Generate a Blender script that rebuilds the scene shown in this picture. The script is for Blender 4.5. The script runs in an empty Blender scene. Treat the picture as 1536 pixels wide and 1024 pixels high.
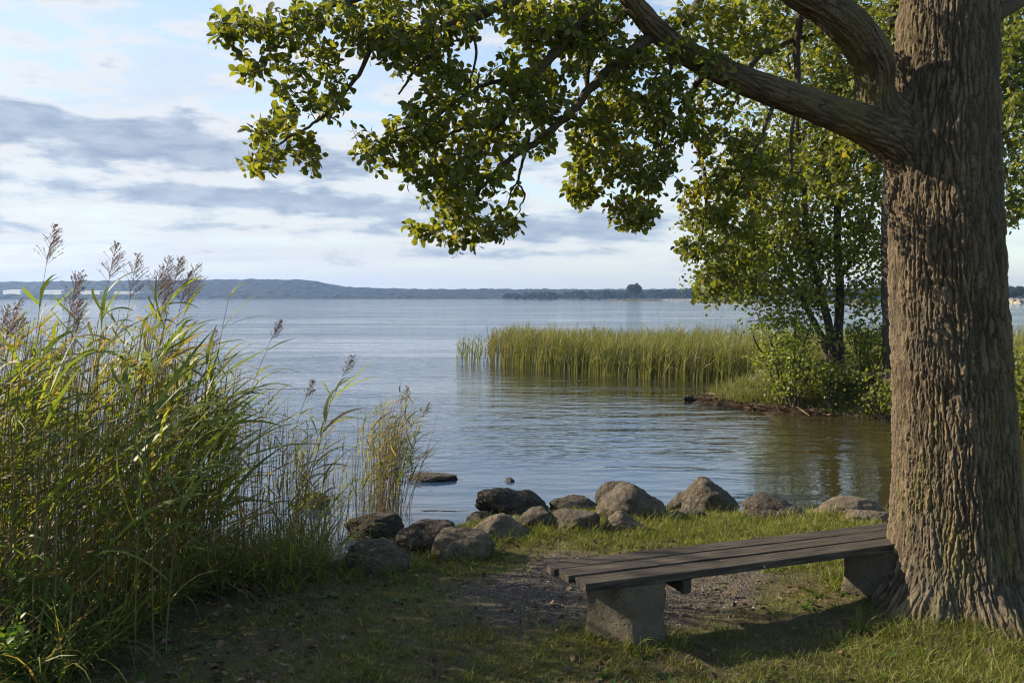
import bpy, math, random
import numpy as np
from mathutils import Vector
random.seed(11)
RNG = np.random.default_rng(11)
DENS, DENS2 = 1.12, 3.7
SC = bpy.context.scene
COL = SC.collection
R = math.radians

# ------------------------------------------------------------------ camera model
F, W0, H0 = 1280.0, 1536.0, 1024.0
EYE, WATER = 2.0, -0.45
PITCH = math.atan((512 - 446.5) / F)
CP, SP = math.cos(PITCH), math.sin(PITCH)
SUN_EL, SUN_AZ = R(27.0), R(-76.0)          # azimuth measured from +Y towards +X
SUN_DIR = np.array([math.sin(SUN_AZ) * math.cos(SUN_EL), math.cos(SUN_AZ) * math.cos(SUN_EL), math.sin(SUN_EL)])

def ray(px, py):
    a, b = (px - W0 / 2) / F, (H0 / 2 - py) / F
    return np.array([a, CP + b * SP, -SP + b * CP])
def P(px, py, depth):                       # point seen at that pixel, at ground distance `depth` ahead
    d = ray(px, py)
    return np.array([0, 0, EYE]) + d * (depth / d[1])
def G(px, py, z=0.0):                       # point seen at that pixel on the level z
    d = ray(px, py)
    return np.array([0, 0, EYE]) + d * ((z - EYE) / d[2])

# ------------------------------------------------------------------ noise
_perm = np.random.default_rng(5).permutation(256)
_perm = np.concatenate([_perm, _perm, _perm])
_g = np.random.default_rng(6).normal(size=(256, 3)); _g /= np.linalg.norm(_g, axis=1)[:, None]
def perlin(p):
    p = np.asarray(p, dtype=np.float64)
    i = np.floor(p).astype(np.int64); f = p - i; i &= 255
    u = f * f * f * (f * (f * 6 - 15) + 10)
    out = 0
    for dx in (0, 1):
        for dy in (0, 1):
            for dz in (0, 1):
                h = _perm[_perm[_perm[i[:, 0] + dx] + i[:, 1] + dy] + i[:, 2] + dz]
                g = _g[h]
                dot = g[:, 0] * (f[:, 0] - dx) + g[:, 1] * (f[:, 1] - dy) + g[:, 2] * (f[:, 2] - dz)
                w = (u[:, 0] if dx else 1 - u[:, 0]) * (u[:, 1] if dy else 1 - u[:, 1]) * (u[:, 2] if dz else 1 - u[:, 2])
                out = out + dot * w
    return out
def fbm(p, octv=4, gain=0.5, lac=2.03):
    s, a, q = 0, 1.0, np.array(p, dtype=np.float64)
    for _ in range(octv):
        s = s + a * perlin(q); q = q * lac + 17.3; a *= gain
    return s
def xy0(x, y, k, s=0.0):
    x = np.ravel(x); y = np.ravel(y)
    return np.stack([x * k, y * k, np.full(x.shape, s)], 1)
def sstep(a, b, x):
    t = np.clip((x - a) / (b - a), 0, 1); return t * t * (3 - 2 * t)
def norm(v):
    v = np.asarray(v, float); return v / (np.linalg.norm(v, axis=-1, keepdims=True) + 1e-12)

# ------------------------------------------------------------------ mesh building
class MB:
    def __init__(s): s.v, s.f, s.r, s.m, s.n = [], [], [], [], 0
    def add(s, verts, faces, rnd=0.5, mat=0):
        verts = np.asarray(verts, float).reshape(-1, 3); faces = np.asarray(faces, np.int64)
        s.v.append(verts); s.f.append(faces + s.n); s.n += len(verts)
        s.r.append(np.broadcast_to(np.asarray(rnd, float), (len(verts),)).copy())
        s.m.append(np.full(len(faces), mat, np.int32))
    def build(s, name, mats, parent=None, smooth=True, loc=None):
        me = bpy.data.meshes.new(name)
        V = np.concatenate(s.v)
        if loc is not None: V = V - np.asarray(loc)
        me.vertices.add(len(V)); me.vertices.foreach_set('co', V.ravel())
        tot = np.concatenate([np.full(len(f), f.shape[1], np.int32) for f in s.f])
        lv = np.concatenate([f.ravel() for f in s.f]).astype(np.int32)
        st = np.concatenate([[0], np.cumsum(tot)[:-1]]).astype(np.int32)
        me.loops.add(len(lv)); me.loops.foreach_set('vertex_index', lv)
        me.polygons.add(len(tot)); me.polygons.foreach_set('loop_start', st); me.polygons.foreach_set('loop_total', tot)
        me.polygons.foreach_set('material_index', np.concatenate(s.m))
        me.polygons.foreach_set('use_smooth', np.full(len(tot), smooth))
        for m in (mats if isinstance(mats, (list, tuple)) else [mats]): me.materials.append(m)
        at = me.attributes.new('rnd', 'FLOAT', 'POINT'); at.data.foreach_set('value', np.concatenate(s.r).astype(np.float32))
        me.update(calc_edges=True); me.validate()
        o = bpy.data.objects.new(name, me); COL.objects.link(o)
        if parent is not None: o.parent = parent
        elif loc is not None: o.location = loc
        return o

def tag(o, label=None, cat=None, group=None, kind=None):
    for k, v in (('label', label), ('category', cat), ('group', group), ('kind', kind)):
        if v: o[k] = v
    return o
def empty(name, loc):
    o = bpy.data.objects.new(name, None); COL.objects.link(o); o.location = [float(c) for c in loc]; o.empty_display_size = .2
    return o

def catmull(pts, per=6):
    p = np.asarray(pts, float)
    if len(p) < 3:
        t = np.linspace(0, 1, per + 1)[:, None]; return p[0] * (1 - t) + p[-1] * t
    q = np.vstack([2 * p[0] - p[1], p, 2 * p[-1] - p[-2]])
    out = []
    for i in range(1, len(q) - 2):
        t = np.linspace(0, 1, per, endpoint=False)[:, None]
        a, b, c, d = q[i - 1], q[i], q[i + 1], q[i + 2]
        out.append(.5 * (2 * b + (c - a) * t + (2 * a - 5 * b + 4 * c - d) * t ** 2 + (3 * b - a - 3 * c + d) * t ** 3))
    out.append(p[-1][None]); return np.vstack(out)
def frames(p):
    t = norm(np.gradient(p, axis=0)); n = np.zeros_like(p)
    ref = np.array([0, 0, 1.]) if abs(t[0, 2]) < .9 else np.array([1., 0, 0])
    n[0] = norm(np.cross(t[0], ref))
    for i in range(1, len(p)):
        w = n[i - 1] - t[i] * np.dot(n[i - 1], t[i]); n[i] = w / (np.linalg.norm(w) + 1e-9)
    return t, n, np.cross(t, n)
def tube(mb, pts, rad, sides=6, rnd=.5, mat=0, caps=True, wob=0.0):
    p = np.asarray(pts, float); k = len(p); rad = np.broadcast_to(np.asarray(rad, float), (k,))
    t, n, b = frames(p); a = np.linspace(0, 2 * math.pi, sides, endpoint=False)
    rr = rad[:, None] * (1 + (RNG.normal(0, wob, (k, sides)) if wob else 0))
    v = p[:, None] + rr[..., None] * (np.cos(a)[None, :, None] * n[:, None] + np.sin(a)[None, :, None] * b[:, None])
    i = np.arange(k - 1)[:, None] * sides; j = np.arange(sides)[None]; j2 = (j + 1) % sides
    f = np.stack([i + j, i + j2, i + sides + j2, i + sides + j], -1).reshape(-1, 4)
    mb.add(v.reshape(-1, 3), f, rnd, mat)
    if caps and sides == 4:
        mb.add(v[-1], np.array([[0, 1, 2, 3]]), rnd, mat)
    elif caps:
        vv = np.vstack([v[-1], p[-1]]); mb.add(vv, np.stack([np.arange(sides), (np.arange(sides) + 1) % sides, np.full(sides, sides)], 1), rnd, mat)
        vv = np.vstack([v[0], p[0]]); mb.add(vv, np.stack([(np.arange(sides) + 1) % sides, np.arange(sides), np.full(sides, sides)], 1), rnd, mat)

# leaf template: rows x 3 columns (left, midrib, right)
def leaf_batch(mb, base, dirn, up, length, halfw, rnd, prof, fold=.25, droop=.15, mat=0):
    base = np.asarray(base, float); N = len(base); d = norm(dirn)
    s = norm(np.cross(d, up)); u = np.cross(s, d)
    tt = np.linspace(0, 1, len(prof)); prof = np.asarray(prof)
    L = np.broadcast_to(np.asarray(length, float), (N,)); Wd = np.broadcast_to(np.asarray(halfw, float), (N,))
    fold = np.broadcast_to(np.asarray(fold, float), (N,)); droop = np.broadcast_to(np.asarray(droop, float), (N,))
    mid = base[:, None] + d[:, None] * (L[:, None] * tt)[..., None] - u[:, None] * (droop * L)[:, None, None] * (tt ** 2)[None, :, None]
    off = (Wd[:, None] * prof)[..., None]
    lift = u[:, None] * off * fold[:, None, None]
    v = np.stack([mid + s[:, None] * off + lift, mid, mid - s[:, None] * off + lift], 2)
    k = len(prof); i = np.arange(k - 1)[:, None] * 3; c = np.arange(2)[None]
    f = np.stack([i + c, i + c + 1, i + 3 + c + 1, i + 3 + c], -1).reshape(-1, 4)
    allf = (f[None] + (np.arange(N) * k * 3)[:, None, None]).reshape(-1, 4)
    mb.add(v.reshape(-1, 3), allf, np.repeat(np.broadcast_to(rnd, (N,)), k * 3), mat)
# long ribbons (grass, reed leaves): rows x 2
def ribbons(mb, cent, side, width, rnd, mat=0):
    N, k, _ = cent.shape
    v = np.stack([cent + side * width[..., None], cent - side * width[..., None]], 2)
    i = np.arange(k - 1) * 2
    f = np.stack([i, i + 1, i + 3, i + 2], -1)
    allf = (f[None] + (np.arange(N) * k * 2)[:, None, None]).reshape(-1, 4)
    mb.add(v.reshape(-1, 3), allf, np.repeat(np.broadcast_to(rnd, (N,)), k * 2), mat)

def box(mb, c, ax, ay, az, rnd=.5, mat=0, bev=.006):
    """box centred on c with half axes ax ay az (vectors), its edges bevelled"""
    c, ax, ay, az = (np.asarray(q, float) for q in (c, ax, ay, az))
    L = [np.linalg.norm(q) for q in (ax, ay, az)]
    vs, idx = [], {}
    for sx in (-1, 1):
        for sy in (-1, 1):
            for sz in (-1, 1):
                for k in range(3):
                    q = [1 - bev / l for l in L]; q[k] = 1
                    idx[(sx, sy, sz, k)] = len(vs); vs.append(c + ax * sx * q[0] + ay * sy * q[1] + az * sz * q[2])
    quads, tris = [], []
    for k in range(3):
        o1, o2 = [q for q in range(3) if q != k]
        for s in (-1, 1):
            ring = []
            for (a, b) in ((-1, -1), (1, -1), (1, 1), (-1, 1)):
                sg = [0, 0, 0]; sg[k] = s; sg[o1] = a; sg[o2] = b; ring.append(idx[(*sg, k)])
            quads.append(ring)
            for s2 in (-1, 1):
                if k < o1 or True:
                    pass
    for k in range(3):            # edges along axis k
        o1, o2 = [q for q in range(3) if q != k]
        for a in (-1, 1):
            for b in (-1, 1):
                def g(s, kk):
                    sg = [0, 0, 0]; sg[k] = s; sg[o1] = a; sg[o2] = b; return idx[(*sg, kk)]
                quads.append([g(-1, o1), g(1, o1), g(1, o2), g(-1, o2)])
    for sx in (-1, 1):
        for sy in (-1, 1):
            for sz in (-1, 1): tris.append([idx[(sx, sy, sz, k)] for k in range(3)])
    vs = np.array(vs)
    def orient(fs):
        out = []
        for f in fs:
            p = vs[f]; n = np.cross(p[1] - p[0], p[2] - p[0])
            out.append(f if np.dot(n, p.mean(0) - c) > 0 else f[::-1])
        return np.array(out)
    mb.add(vs, orient(quads), rnd, mat)
    mb.v.append(np.zeros((0, 3))); mb.r.append(np.zeros(0))
    mb.f.append(orient(tris) + mb.n - len(vs)); mb.m.append(np.full(8, mat, np.int32))

# ------------------------------------------------------------------ materials
class N:
    """node helper"""
    def __init__(s, tree): s.t = tree
    def node(s, typ, **kw):
        n = s.t.nodes.new(typ)
        for k, v in kw.items(): setattr(n, k, v)
        return n
    def put(s, sock, v):
        if hasattr(v, 'node'): s.t.links.new(v, sock)
        elif v is not None:
            if getattr(sock, 'type', '') == 'RGBA' and not hasattr(v, '__len__'): v = (v, v, v, 1)
            if hasattr(v, '__len__') and len(v) == 3 and getattr(sock, 'type', '') == 'RGBA': v = (*v, 1)
            sock.default_value = v
    def m(s, op, a, b=None, c=None, clamp=False):
        n = s.node('ShaderNodeMath', operation=op, use_clamp=clamp)
        for i, q in enumerate((a, b, c)):
            if q is not None: s.put(n.inputs[i], q)
        return n.outputs[0]
    def ss(s, a, b, x):
        n = s.node('ShaderNodeMapRange', interpolation_type='SMOOTHSTEP')
        s.put(n.inputs['Value'], x); s.put(n.inputs['From Min'], a); s.put(n.inputs['From Max'], b)
        return n.outputs[0]
    def mix(s, fac, a, b, blend='MIX'):
        n = s.node('ShaderNodeMix', data_type='RGBA', blend_type=blend)
        s.put(n.inputs[0], fac); s.put(n.inputs[6], a); s.put(n.inputs[7], b); return n.outputs[2]
    def noise(s, vec, scale, detail=4, rough=.55, dist=0.0, out=0):
        n = s.node('ShaderNodeTexNoise'); s.put(n.inputs['Vector'], vec)
        n.inputs['Scale'].default_value = scale; n.inputs['Detail'].default_value = detail
        n.inputs['Roughness'].default_value = rough; n.inputs['Distortion'].default_value = dist
        return n.outputs[out]
    def vor(s, vec, scale, feature='F1', out=0):
        n = s.node('ShaderNodeTexVoronoi', feature=feature); s.put(n.inputs['Vector'], vec); n.inputs['Scale'].default_value = scale
        return n.outputs[out]
    def ramp(s, fac, stops):
        n = s.node('ShaderNodeValToRGB'); s.put(n.inputs[0], fac); e = n.color_ramp.elements
        while len(e) < len(stops): e.new(.5)
        for q, (p, c) in zip(e, stops): q.position = p; q.color = (*c, 1)
        return n.outputs[0]
    def mapping(s, vec, scale=(1, 1, 1), rot=(0, 0, 0)):
        n = s.node('ShaderNodeMapping'); s.put(n.inputs[0], vec); n.inputs['Scale'].default_value = scale; n.inputs['Rotation'].default_value = rot
        return n.outputs[0]
    def attr(s, name):
        return s.node('ShaderNodeAttribute', attribute_name=name).outputs['Fac']
    def pos(s): return s.node('ShaderNodeNewGeometry').outputs['Position']
    def obj(s): return s.node('ShaderNodeTexCoord').outputs['Object']
    def bump(s, h, strength=.5, dist=.01, normal=None):
        n = s.node('ShaderNodeBump'); n.inputs['Strength'].default_value = strength; n.inputs['Distance'].default_value = dist
        s.put(n.inputs['Height'], h)
        if normal is not None: s.put(n.inputs['Normal'], normal)
        return n.outputs[0]
def material(name, fn):
    m = bpy.data.materials.new(name); m.use_nodes = True; t = m.node_tree; t.nodes.clear(); n = N(t)
    out = n.node('ShaderNodeOutputMaterial'); sh = fn(n); t.links.new(sh, out.inputs[0]); return m
def principled(n, color, rough=.7, spec=.4, normal=None, **kw):
    b = n.node('ShaderNodeBsdfPrincipled'); n.put(b.inputs['Base Color'], color); n.put(b.inputs['Roughness'], rough)
    n.put(b.inputs['Specular IOR Level'], spec)
    if normal is not None: n.put(b.inputs['Normal'], normal)
    for k, v in kw.items(): n.put(b.inputs[k], v)
    return b.outputs[0]
def leafy(stops, trans=.4, rough=.5, spec=.4, tint=(1.5, 1.45, .55), blotch=None):
    def fn(n):
        c = n.ramp(n.attr('rnd'), stops)
        if blotch:
            c = n.mix(n.ss(.55, .75, n.noise(n.pos(), blotch[0], 3)), c, blotch[1])
        a = principled(n, c, rough, spec)
        tr = n.node('ShaderNodeBsdfTranslucent'); n.put(tr.inputs[0], n.mix(1.0, c, (*tint, 1), 'MULTIPLY'))
        mx = n.node('ShaderNodeMixShader'); mx.inputs[0].default_value = trans
        n.t.links.new(a, mx.inputs[1]); n.t.links.new(tr.outputs[0], mx.inputs[2]); return mx.outputs[0]
    return fn

MAT = {}
MAT['leaf'] = material('alder_leaf', leafy([(0, (.060, .082, .018)), (.45, (.110, .134, .026)), (.8, (.165, .178, .034)), (1, (.25, .20, .04))], .55, .45, .4, (1.85, 1.65, .5)))
MAT['leaf_far'] = material('bank_leaf', leafy([(0, (.07, .095, .017)), (.5, (.14, .165, .025)), (1, (.25, .24, .04))], .52, .5, .4, (1.6, 1.5, .5)))
MAT['shrub'] = material('shrub_leaf', leafy([(0, (.08, .12, .02)), (.5, (.15, .19, .028)), (1, (.26, .26, .045))], .5, .5, .4, (1.6, 1.5, .5)))
MAT['weed'] = material('weed_leaf', leafy([(0, (.05, .09, .020)), (1, (.10, .16, .03))], .4, .5, .35, (1.4, 1.5, .5)))
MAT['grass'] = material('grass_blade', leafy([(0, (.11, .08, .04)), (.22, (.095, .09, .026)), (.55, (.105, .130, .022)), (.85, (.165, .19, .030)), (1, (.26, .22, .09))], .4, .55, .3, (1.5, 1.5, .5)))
MAT['reed'] = material('reed_leaf', leafy([(0, (.22, .16, .085)), (.28, (.17, .14, .055)), (.40, (.085, .125, .030)), (.75, (.130, .175, .040)), (1, (.21, .225, .055))], .55, .5, .4, (1.5, 1.4, .5)))
MAT['stem'] = material('reed_stem', leafy([(0, (.20, .13, .07)), (.5, (.13, .105, .045)), (1, (.10, .12, .03))], .15, .5, .4))
MAT['plume'] = material('reed_plume', leafy([(0, (.10, .074, .058)), (.6, (.155, .118, .088)), (1, (.25, .19, .12))], .35, .8, .1, (1.2, 1.0, .9)))
MAT['reedfar'] = material('reed_bed_leaf', leafy([(0, (.24, .18, .09)), (.27, (.17, .155, .062)), (.6, (.115, .148, .046)), (1, (.21, .22, .075))], .42, .6, .3, (1.4, 1.3, .5)))
MAT['litter'] = material('dead_leaf', leafy([(0, (.045, .03, .02)), (.6, (.10, .065, .04)), (1, (.19, .14, .09))], .15, .7, .2, (1.2, 1, .8)))
MAT['twig'] = material('twig_bark', lambda n: principled(n, n.mix(n.noise(n.pos(), 40), (.030, .024, .018), (.085, .068, .05)), .85, .2))

def bark(lo, hi, mossc, moss_lo):
    def fn(n):
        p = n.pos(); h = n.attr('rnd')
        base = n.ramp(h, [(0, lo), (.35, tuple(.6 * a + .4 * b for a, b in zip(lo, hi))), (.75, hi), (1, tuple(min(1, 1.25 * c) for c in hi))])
        base = n.mix(n.ss(.35, .7, n.noise(p, 2.2, 5)), base, n.mix(.5, base, (.11, .10, .08), 'MIX'))
        base = n.mix(n.m('MULTIPLY', n.ss(.3, .75, n.noise(p, 70, 3)), .45), base, n.mix(1, base, (.55, .5, .45), 'MULTIPLY'))
        ms = n.m('MULTIPLY', n.ss(moss_lo, moss_lo + .16, n.noise(n.mapping(p, (2.6, 2.6, .9)), 1.0, 5)), n.ss(.2, .8, n.noise(p, 26, 4)))
        base = n.mix(n.m('MULTIPLY', ms, .8), base, mossc)
        lich = n.m('MULTIPLY', n.ss(.70, .74, n.noise(p, 7, 4)), n.ss(.5, .8, h))
        base = n.mix(n.m('MULTIPLY', lich, .6), base, (.26, .25, .17))
        bm = n.bump(n.m('ADD', n.noise(n.mapping(p, (1, 1, .22)), 75, 6, .72, .4), n.m('MULTIPLY', n.noise(p, 160, 3), .35)), 1.0, .016)
        return principled(n, base, .9, .15, bm)
    return fn
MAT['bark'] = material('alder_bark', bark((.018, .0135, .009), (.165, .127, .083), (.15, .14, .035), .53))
MAT['bark_far'] = material('bank_tree_bark', bark((.02, .016, .012), (.075, .06, .045), (.05, .06, .018), .62))

def rock_fn(c1, c2, mossy=.6, wet=False):
    def fn(n):
        p = n.pos(); o = n.obj()
        base = n.mix(n.ss(.3, .7, n.noise(o, 6, 6, .65)), c1, c2)
        base = n.mix(n.m('MULTIPLY', n.ss(.56, .66, n.noise(o, 45, 3)), .5), base, (.20, .175, .14))
        base = n.mix(n.m('MULTIPLY', n.ss(.55, .7, n.noise(o, 70, 3)), .6), base, n.mix(1, base, (.35, .33, .31), 'MULTIPLY'))
        base = n.mix(n.m('MULTIPLY', n.ss(mossy, mossy + .14, n.noise(o, 3.5, 6, .7)), .75), base, (.075, .075, .022))
        base = n.mix(n.m('MULTIPLY', n.ss(.66, .7, n.noise(o, 11, 5)), .55), base, (.20, .20, .165))
        z = n.node('ShaderNodeSeparateXYZ'); n.put(z.inputs[0], p)
        w = n.m('SUBTRACT', 1.0, n.ss(WATER + .02, WATER + .10, n.m('ADD', z.outputs[2], n.m('MULTIPLY', n.noise(p, 12), .05))))
        base = n.mix(n.m('MULTIPLY', w, .8), base, (.018, .017, .012))
        bm = n.bump(n.m('ADD', n.noise(o, 14, 8, .68), n.m('MULTIPLY', n.vor(o, 30), .12)), 1.0, .075)
        return principled(n, base, n.m('SUBTRACT', .85, n.m('MULTIPLY', w, .5)), .35, bm)
    return fn
MAT['rock_dark'] = material('dark_boulder', rock_fn((.035, .028, .020), (.080, .063, .044), .55))
MAT['rock_mid'] = material('grey_boulder', rock_fn((.052, .042, .030), (.125, .100, .070), .52))
MAT['rock_pale'] = material('pale_boulder', rock_fn((.088, .070, .048), (.19, .15, .10), .54))

def plank_fn(n):
    o = n.obj(); g = n.noise(n.mapping(o, (1.2, 22, 22)), 3.0, 6, .7)
    c = n.ramp(g, [(.25, (.016, .013, .010)), (.5, (.056, .046, .036)), (.75, (.135, .112, .088))])
    c = n.mix(n.m('MULTIPLY', n.ss(.45, .7, n.noise(o, 4, 5)), .5), c, (.030, .028, .024))
    c = n.mix(n.ss(.735, .75, n.noise(n.mapping(o, (1, 1.6, 1)), 17, 2)), c, (.22, .20, .18))
    crack = n.ss(.60, .66, n.noise(n.mapping(o, (.5, 14, 14)), 4, 3))
    c = n.mix(n.m('MULTIPLY', crack, .75), c, (.012, .010, .009))
    bm = n.bump(n.m('SUBTRACT', g, n.m('MULTIPLY', crack, .6)), .8, .006)
    return principled(n, c, .85, .15, bm)
MAT['plank'] = material('weathered_wood', plank_fn)
def conc_fn(n):
    o = n.obj()
    c = n.mix(n.noise(o, 7, 6, .65), (.055, .046, .034), (.15, .125, .09))
    c = n.mix(n.m('MULTIPLY', n.ss(.5, .7, n.noise(n.mapping(o, (9, 9, 1.6)), 1, 5)), .7), c, (.06, .052, .04))
    c = n.mix(n.m('MULTIPLY', n.ss(.56, .7, n.noise(o, 5, 5)), .6), c, (.08, .085, .03))
    return principled(n, c, .9, .2, n.bump(n.m('ADD', n.noise(o, 30, 7, .7), n.m('MULTIPLY', n.ss(.62, .7, n.noise(o, 25, 2)), -.7)), .8, .015))
MAT['concrete'] = material('mossy_concrete', conc_fn)

def ground_fn(n):
    p = n.pos(); gr = n.attr('rnd')
    dirt = n.mix(n.noise(p, 5, 8, .7), (.052, .038, .025), (.160, .120, .078))
    moss = n.mix(n.noise(p, 16, 6, .7), (.060, .060, .018), (.125, .122, .036))
    c = n.mix(n.ss(.38, .60, n.noise(p, 1.7, 7, .65)), dirt, moss)
    stone = n.ramp(n.vor(p, 70, out=1), [(0, (.045, .037, .030)), (.6, (.10, .08, .064)), (1, (.20, .17, .14))])
    grav = n.mix(n.ss(.25, .55, n.noise(p, 9, 6, .7)), (.058, .045, .034), stone)
    c = n.mix(gr, c, grav)
    z = n.node('ShaderNodeSeparateXYZ'); n.put(z.inputs[0], p)
    c = n.mix(n.m('SUBTRACT', 1, n.ss(WATER - .02, WATER + .12, z.outputs[2])), c, (.022, .018, .012))
    h = n.m('ADD', n.noise(p, 22, 8, .75), n.m('MULTIPLY', n.vor(p, 70), n.m('MULTIPLY', gr, .5)))
    return principled(n, c, .93, .2, n.bump(h, .9, .03))
MAT['ground'] = material('bank_soil', ground_fn)

def water_fn(n):
    p = n.pos()
    s = n.node('ShaderNodeSeparateXYZ'); n.put(s.inputs[0], p)
    calm = n.ss(.36, .62, n.noise(n.mapping(p, (.035, .12, 1)), 1.0, 4, .6))
    amp = n.m('ADD', .38, n.m('MULTIPLY', calm, 1.35))
    near = n.ss(16.0, 9.0, s.outputs[1])
    a = n.noise(n.mapping(p, (2.0, 5.2, 1), (0, 0, R(6))), 1.0, 3, .5, .35)
    b = n.noise(n.mapping(p, (.55, 1.7, 1), (0, 0, R(-5))), 1.0, 3, .5, .3)
    d = n.noise(n.mapping(p, (6, 11, 1)), 1.0, 2, .5)
    h = n.m('ADD', n.m('ADD', n.m('MULTIPLY', a, .016), n.m('MULTIPLY', b, .060)), n.m('MULTIPLY', d, .0030))
    h = n.m('MULTIPLY', h, amp)
    col = n.mix(n.noise(p, .6, 3), (.024, .045, .078), (.020, .042, .088))
    shal = n.m('MULTIPLY', n.ss(2.2, 4.2, s.outputs[0]), n.ss(21, 17.5, s.outputs[1]))
    col = n.mix(shal, col, (.034, .029, .010))
    col = n.mix(n.m('MULTIPLY', n.m('MULTIPLY', n.ss(-3.5, .5, s.outputs[0]), n.ss(15, 22, s.outputs[1])), n.ss(60, 36, s.outputs[1])), col, (.026, .026, .012))
    return principled(n, col, .035, .5, n.bump(h, 1.0, 1.0), IOR=1.6)
MAT['water'] = material('lake_surface', water_fn)

def forest_fn(c1, c2, sc):
    def fn(n):
        p = n.pos()
        c = n.mix(n.ss(.3, .7, n.noise(p, sc, 6, .7)), c1, c2)
        return principled(n, c, .95, .1, n.bump(n.vor(p, sc * 1.3), 1.0, 6.0))
    return fn
MAT['forest'] = material('wooded_hill', forest_fn((.006, .011, .010), (.020, .028, .022), .05))
MAT['treefar'] = material('far_tree_leaf', leafy([(0, (.010, .020, .009)), (1, (.034, .045, .019))], .2, .8, .1))
MAT['treelone'] = material('lone_tree_leaf', leafy([(0, (.022, .040, .014)), (1, (.075, .09, .03))], .3, .8, .1))
MAT['spit'] = material('far_reed_spit', forest_fn((.10, .10, .035), (.16, .15, .06), .4))
MAT['sand'] = material('far_sandy_shore', forest_fn((.30, .26, .19), (.42, .36, .27), .3))
MAT['white'] = material('white_cladding', lambda n: principled(n, n.mix(n.noise(n.pos(), .3), (.40, .42, .44), (.50, .51, .52)), .4, .4))
MAT['whiteroof'] = material('pale_roof', lambda n: principled(n, (.38, .40, .43), .6, .3))
MAT['darkgap'] = material('dark_doorway', lambda n: principled(n, (.06, .065, .07), .7, .3))
# ------------------------------------------------------------------ tuning
HAZE, SUN_E, SKY_K, EXPO = .00022, 5.0, .108, 1.14
SKW = [tuple(x * .425 for x in q) for q in ((.74, .84, 1.0), (.86, .87, .88), (.95, .94, .94), (.33, .42, .58), (.56, .64, .77))]
# cloud banks: azimuth, elevation (degrees), half extents, slope, weight
CLOUDS = [(-31, 10.4, 12, 1.0, -.05, .75), (-20, 8.9, 11, 1.5, -.07, .95), (-12, 6.0, 8, .9, -.02, .9), (-22, 6.3, 8, .8, -.06, .8), (-33, 7.8, 5, .8, -.1, .7), (-32, 4.2, 6, .7, 0, .8), (-14, 4.4, 7, .5, 0, .55), (6, 4.7, 10, 1.0, .03, 1.25), (-2, 2.9, 9, .4, 0, .8), (-4, 6.0, 5, .7, 0, .6), (-34, 15.0, 5, .8, -.1, .35), (-1, 9.5, 9, 1.8, .0, .6), (45, 8, 20, 2, 0, .5), (-70, 9, 22, 3, 0, .6)]
# ================================================================== terrain
SHX = [-60, -12, -6, -3.6, -2.4, -1.7, -0.9, -.4, .4, 1.0, 1.85, 3.0, 4.6, 7, 9.5, 12, 14, 60]
SHY = [4.0, 6.2, 7.0, 7.15, 7.35, 7.75, 8.7, 9.15, 9.4, 9.5, 9.5, 9.45, 9.4, 9.6, 10.6, 12.5, 18, 30]
BFX = [4.4, 4.7, 5.4, 6.7, 7.6, 8.8, 10.5, 12.5, 20, 60]
BFY = [20.6, 19.7, 18.9, 18.0, 17.0, 15.0, 13.4, 12.4, 11, 8]
BBX = [4.4, 5.2, 6.5, 9, 14, 60]
BBY = [20.4, 21.4, 23, 26, 33, 60]
def height(x, y):
    x = np.asarray(x, float); y = np.asarray(y, float); sh = x.shape
    n1 = fbm(xy0(x, y, .9, 1.3), 3).reshape(sh); n2 = fbm(xy0(x, y, 4.5, 7.7), 3).reshape(sh)
    t = np.interp(x, SHX, SHY) + n1 * .25 - y
    h = np.where(t > 0, WATER + (-WATER) * sstep(-.15, 2.3, t) ** .8, WATER - .10 - .22 * (-t))
    h = np.where(t > 0, h + (.035 * n1 + .020 * n2) * sstep(0, 1, t), h)
    h = np.maximum(h, -2.2)
    # the wooded bank across the inlet
    s = (y - np.interp(x, BFX, BFY)) * .8 + n1 * .25; sb = np.interp(x, BBX, BBY) - y
    w = np.minimum(s, sb)
    top = .10 + .50 * sstep(4.6, 7.0, x)
    b = np.where(w > 0, WATER + top * sstep(-.05, 1.0, w) + .08 * n2 * sstep(0, .5, w), -9)
    b = np.where((w > -1.5) & (w <= 0), WATER - .05 + w * .6, b)
    h = np.maximum(h, np.where(x > 4.1, b, -9))
    # slight mound at the foot of the big tree
    h = h + .05 * np.exp(-((x - 2.82) ** 2 + (y - 5.42) ** 2) / .9)
    far = sstep(1235, 1290, y) * 3.2
    return np.where(y > 200, -2.2 + far, h)
GC, GR, GA = np.array([.78, 5.80]), (1.28, .80), R(14)
def gravel_mask(x, y):
    dx, dy = x - GC[0], y - GC[1]
    u = (dx * math.cos(GA) + dy * math.sin(GA)) / GR[0]; v = (-dx * math.sin(GA) + dy * math.cos(GA)) / GR[1]
    e = np.sqrt(u * u + v * v) + fbm(xy0(x, y, 1.9, 3.1), 4).reshape(np.shape(x)) * .38
    return 1 - sstep(.72, 1.12, e)
def axis(lo, hi, step, far_lo, far_hi, g):
    a = list(np.arange(lo, hi + 1e-6, step)); s = step
    while a[-1] < far_hi: s *= g; a.append(a[-1] + s)
    s = step; b = []
    q = a[0]
    while q > far_lo: s *= g; q -= s; b.append(q)
    return np.array(b[::-1] + a)
gx = axis(-5, 7.5, .05, -3500, 3500, 1.16); gy = axis(3.6, 11.5, .05, -400, 11.6, 1.2)
gy = np.concatenate([gy, np.arange(11.7, 30, .15), 30 + np.cumsum(.2 * 1.13 ** np.arange(62))]); gy = gy[gy < 3200]
X, Y = np.meshgrid(gx, gy); Z = height(X, Y)
mb = MB(); nx, ny = len(gx), len(gy)
ii = (np.arange(ny - 1)[:, None] * nx + np.arange(nx - 1)[None]).ravel()
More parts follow.
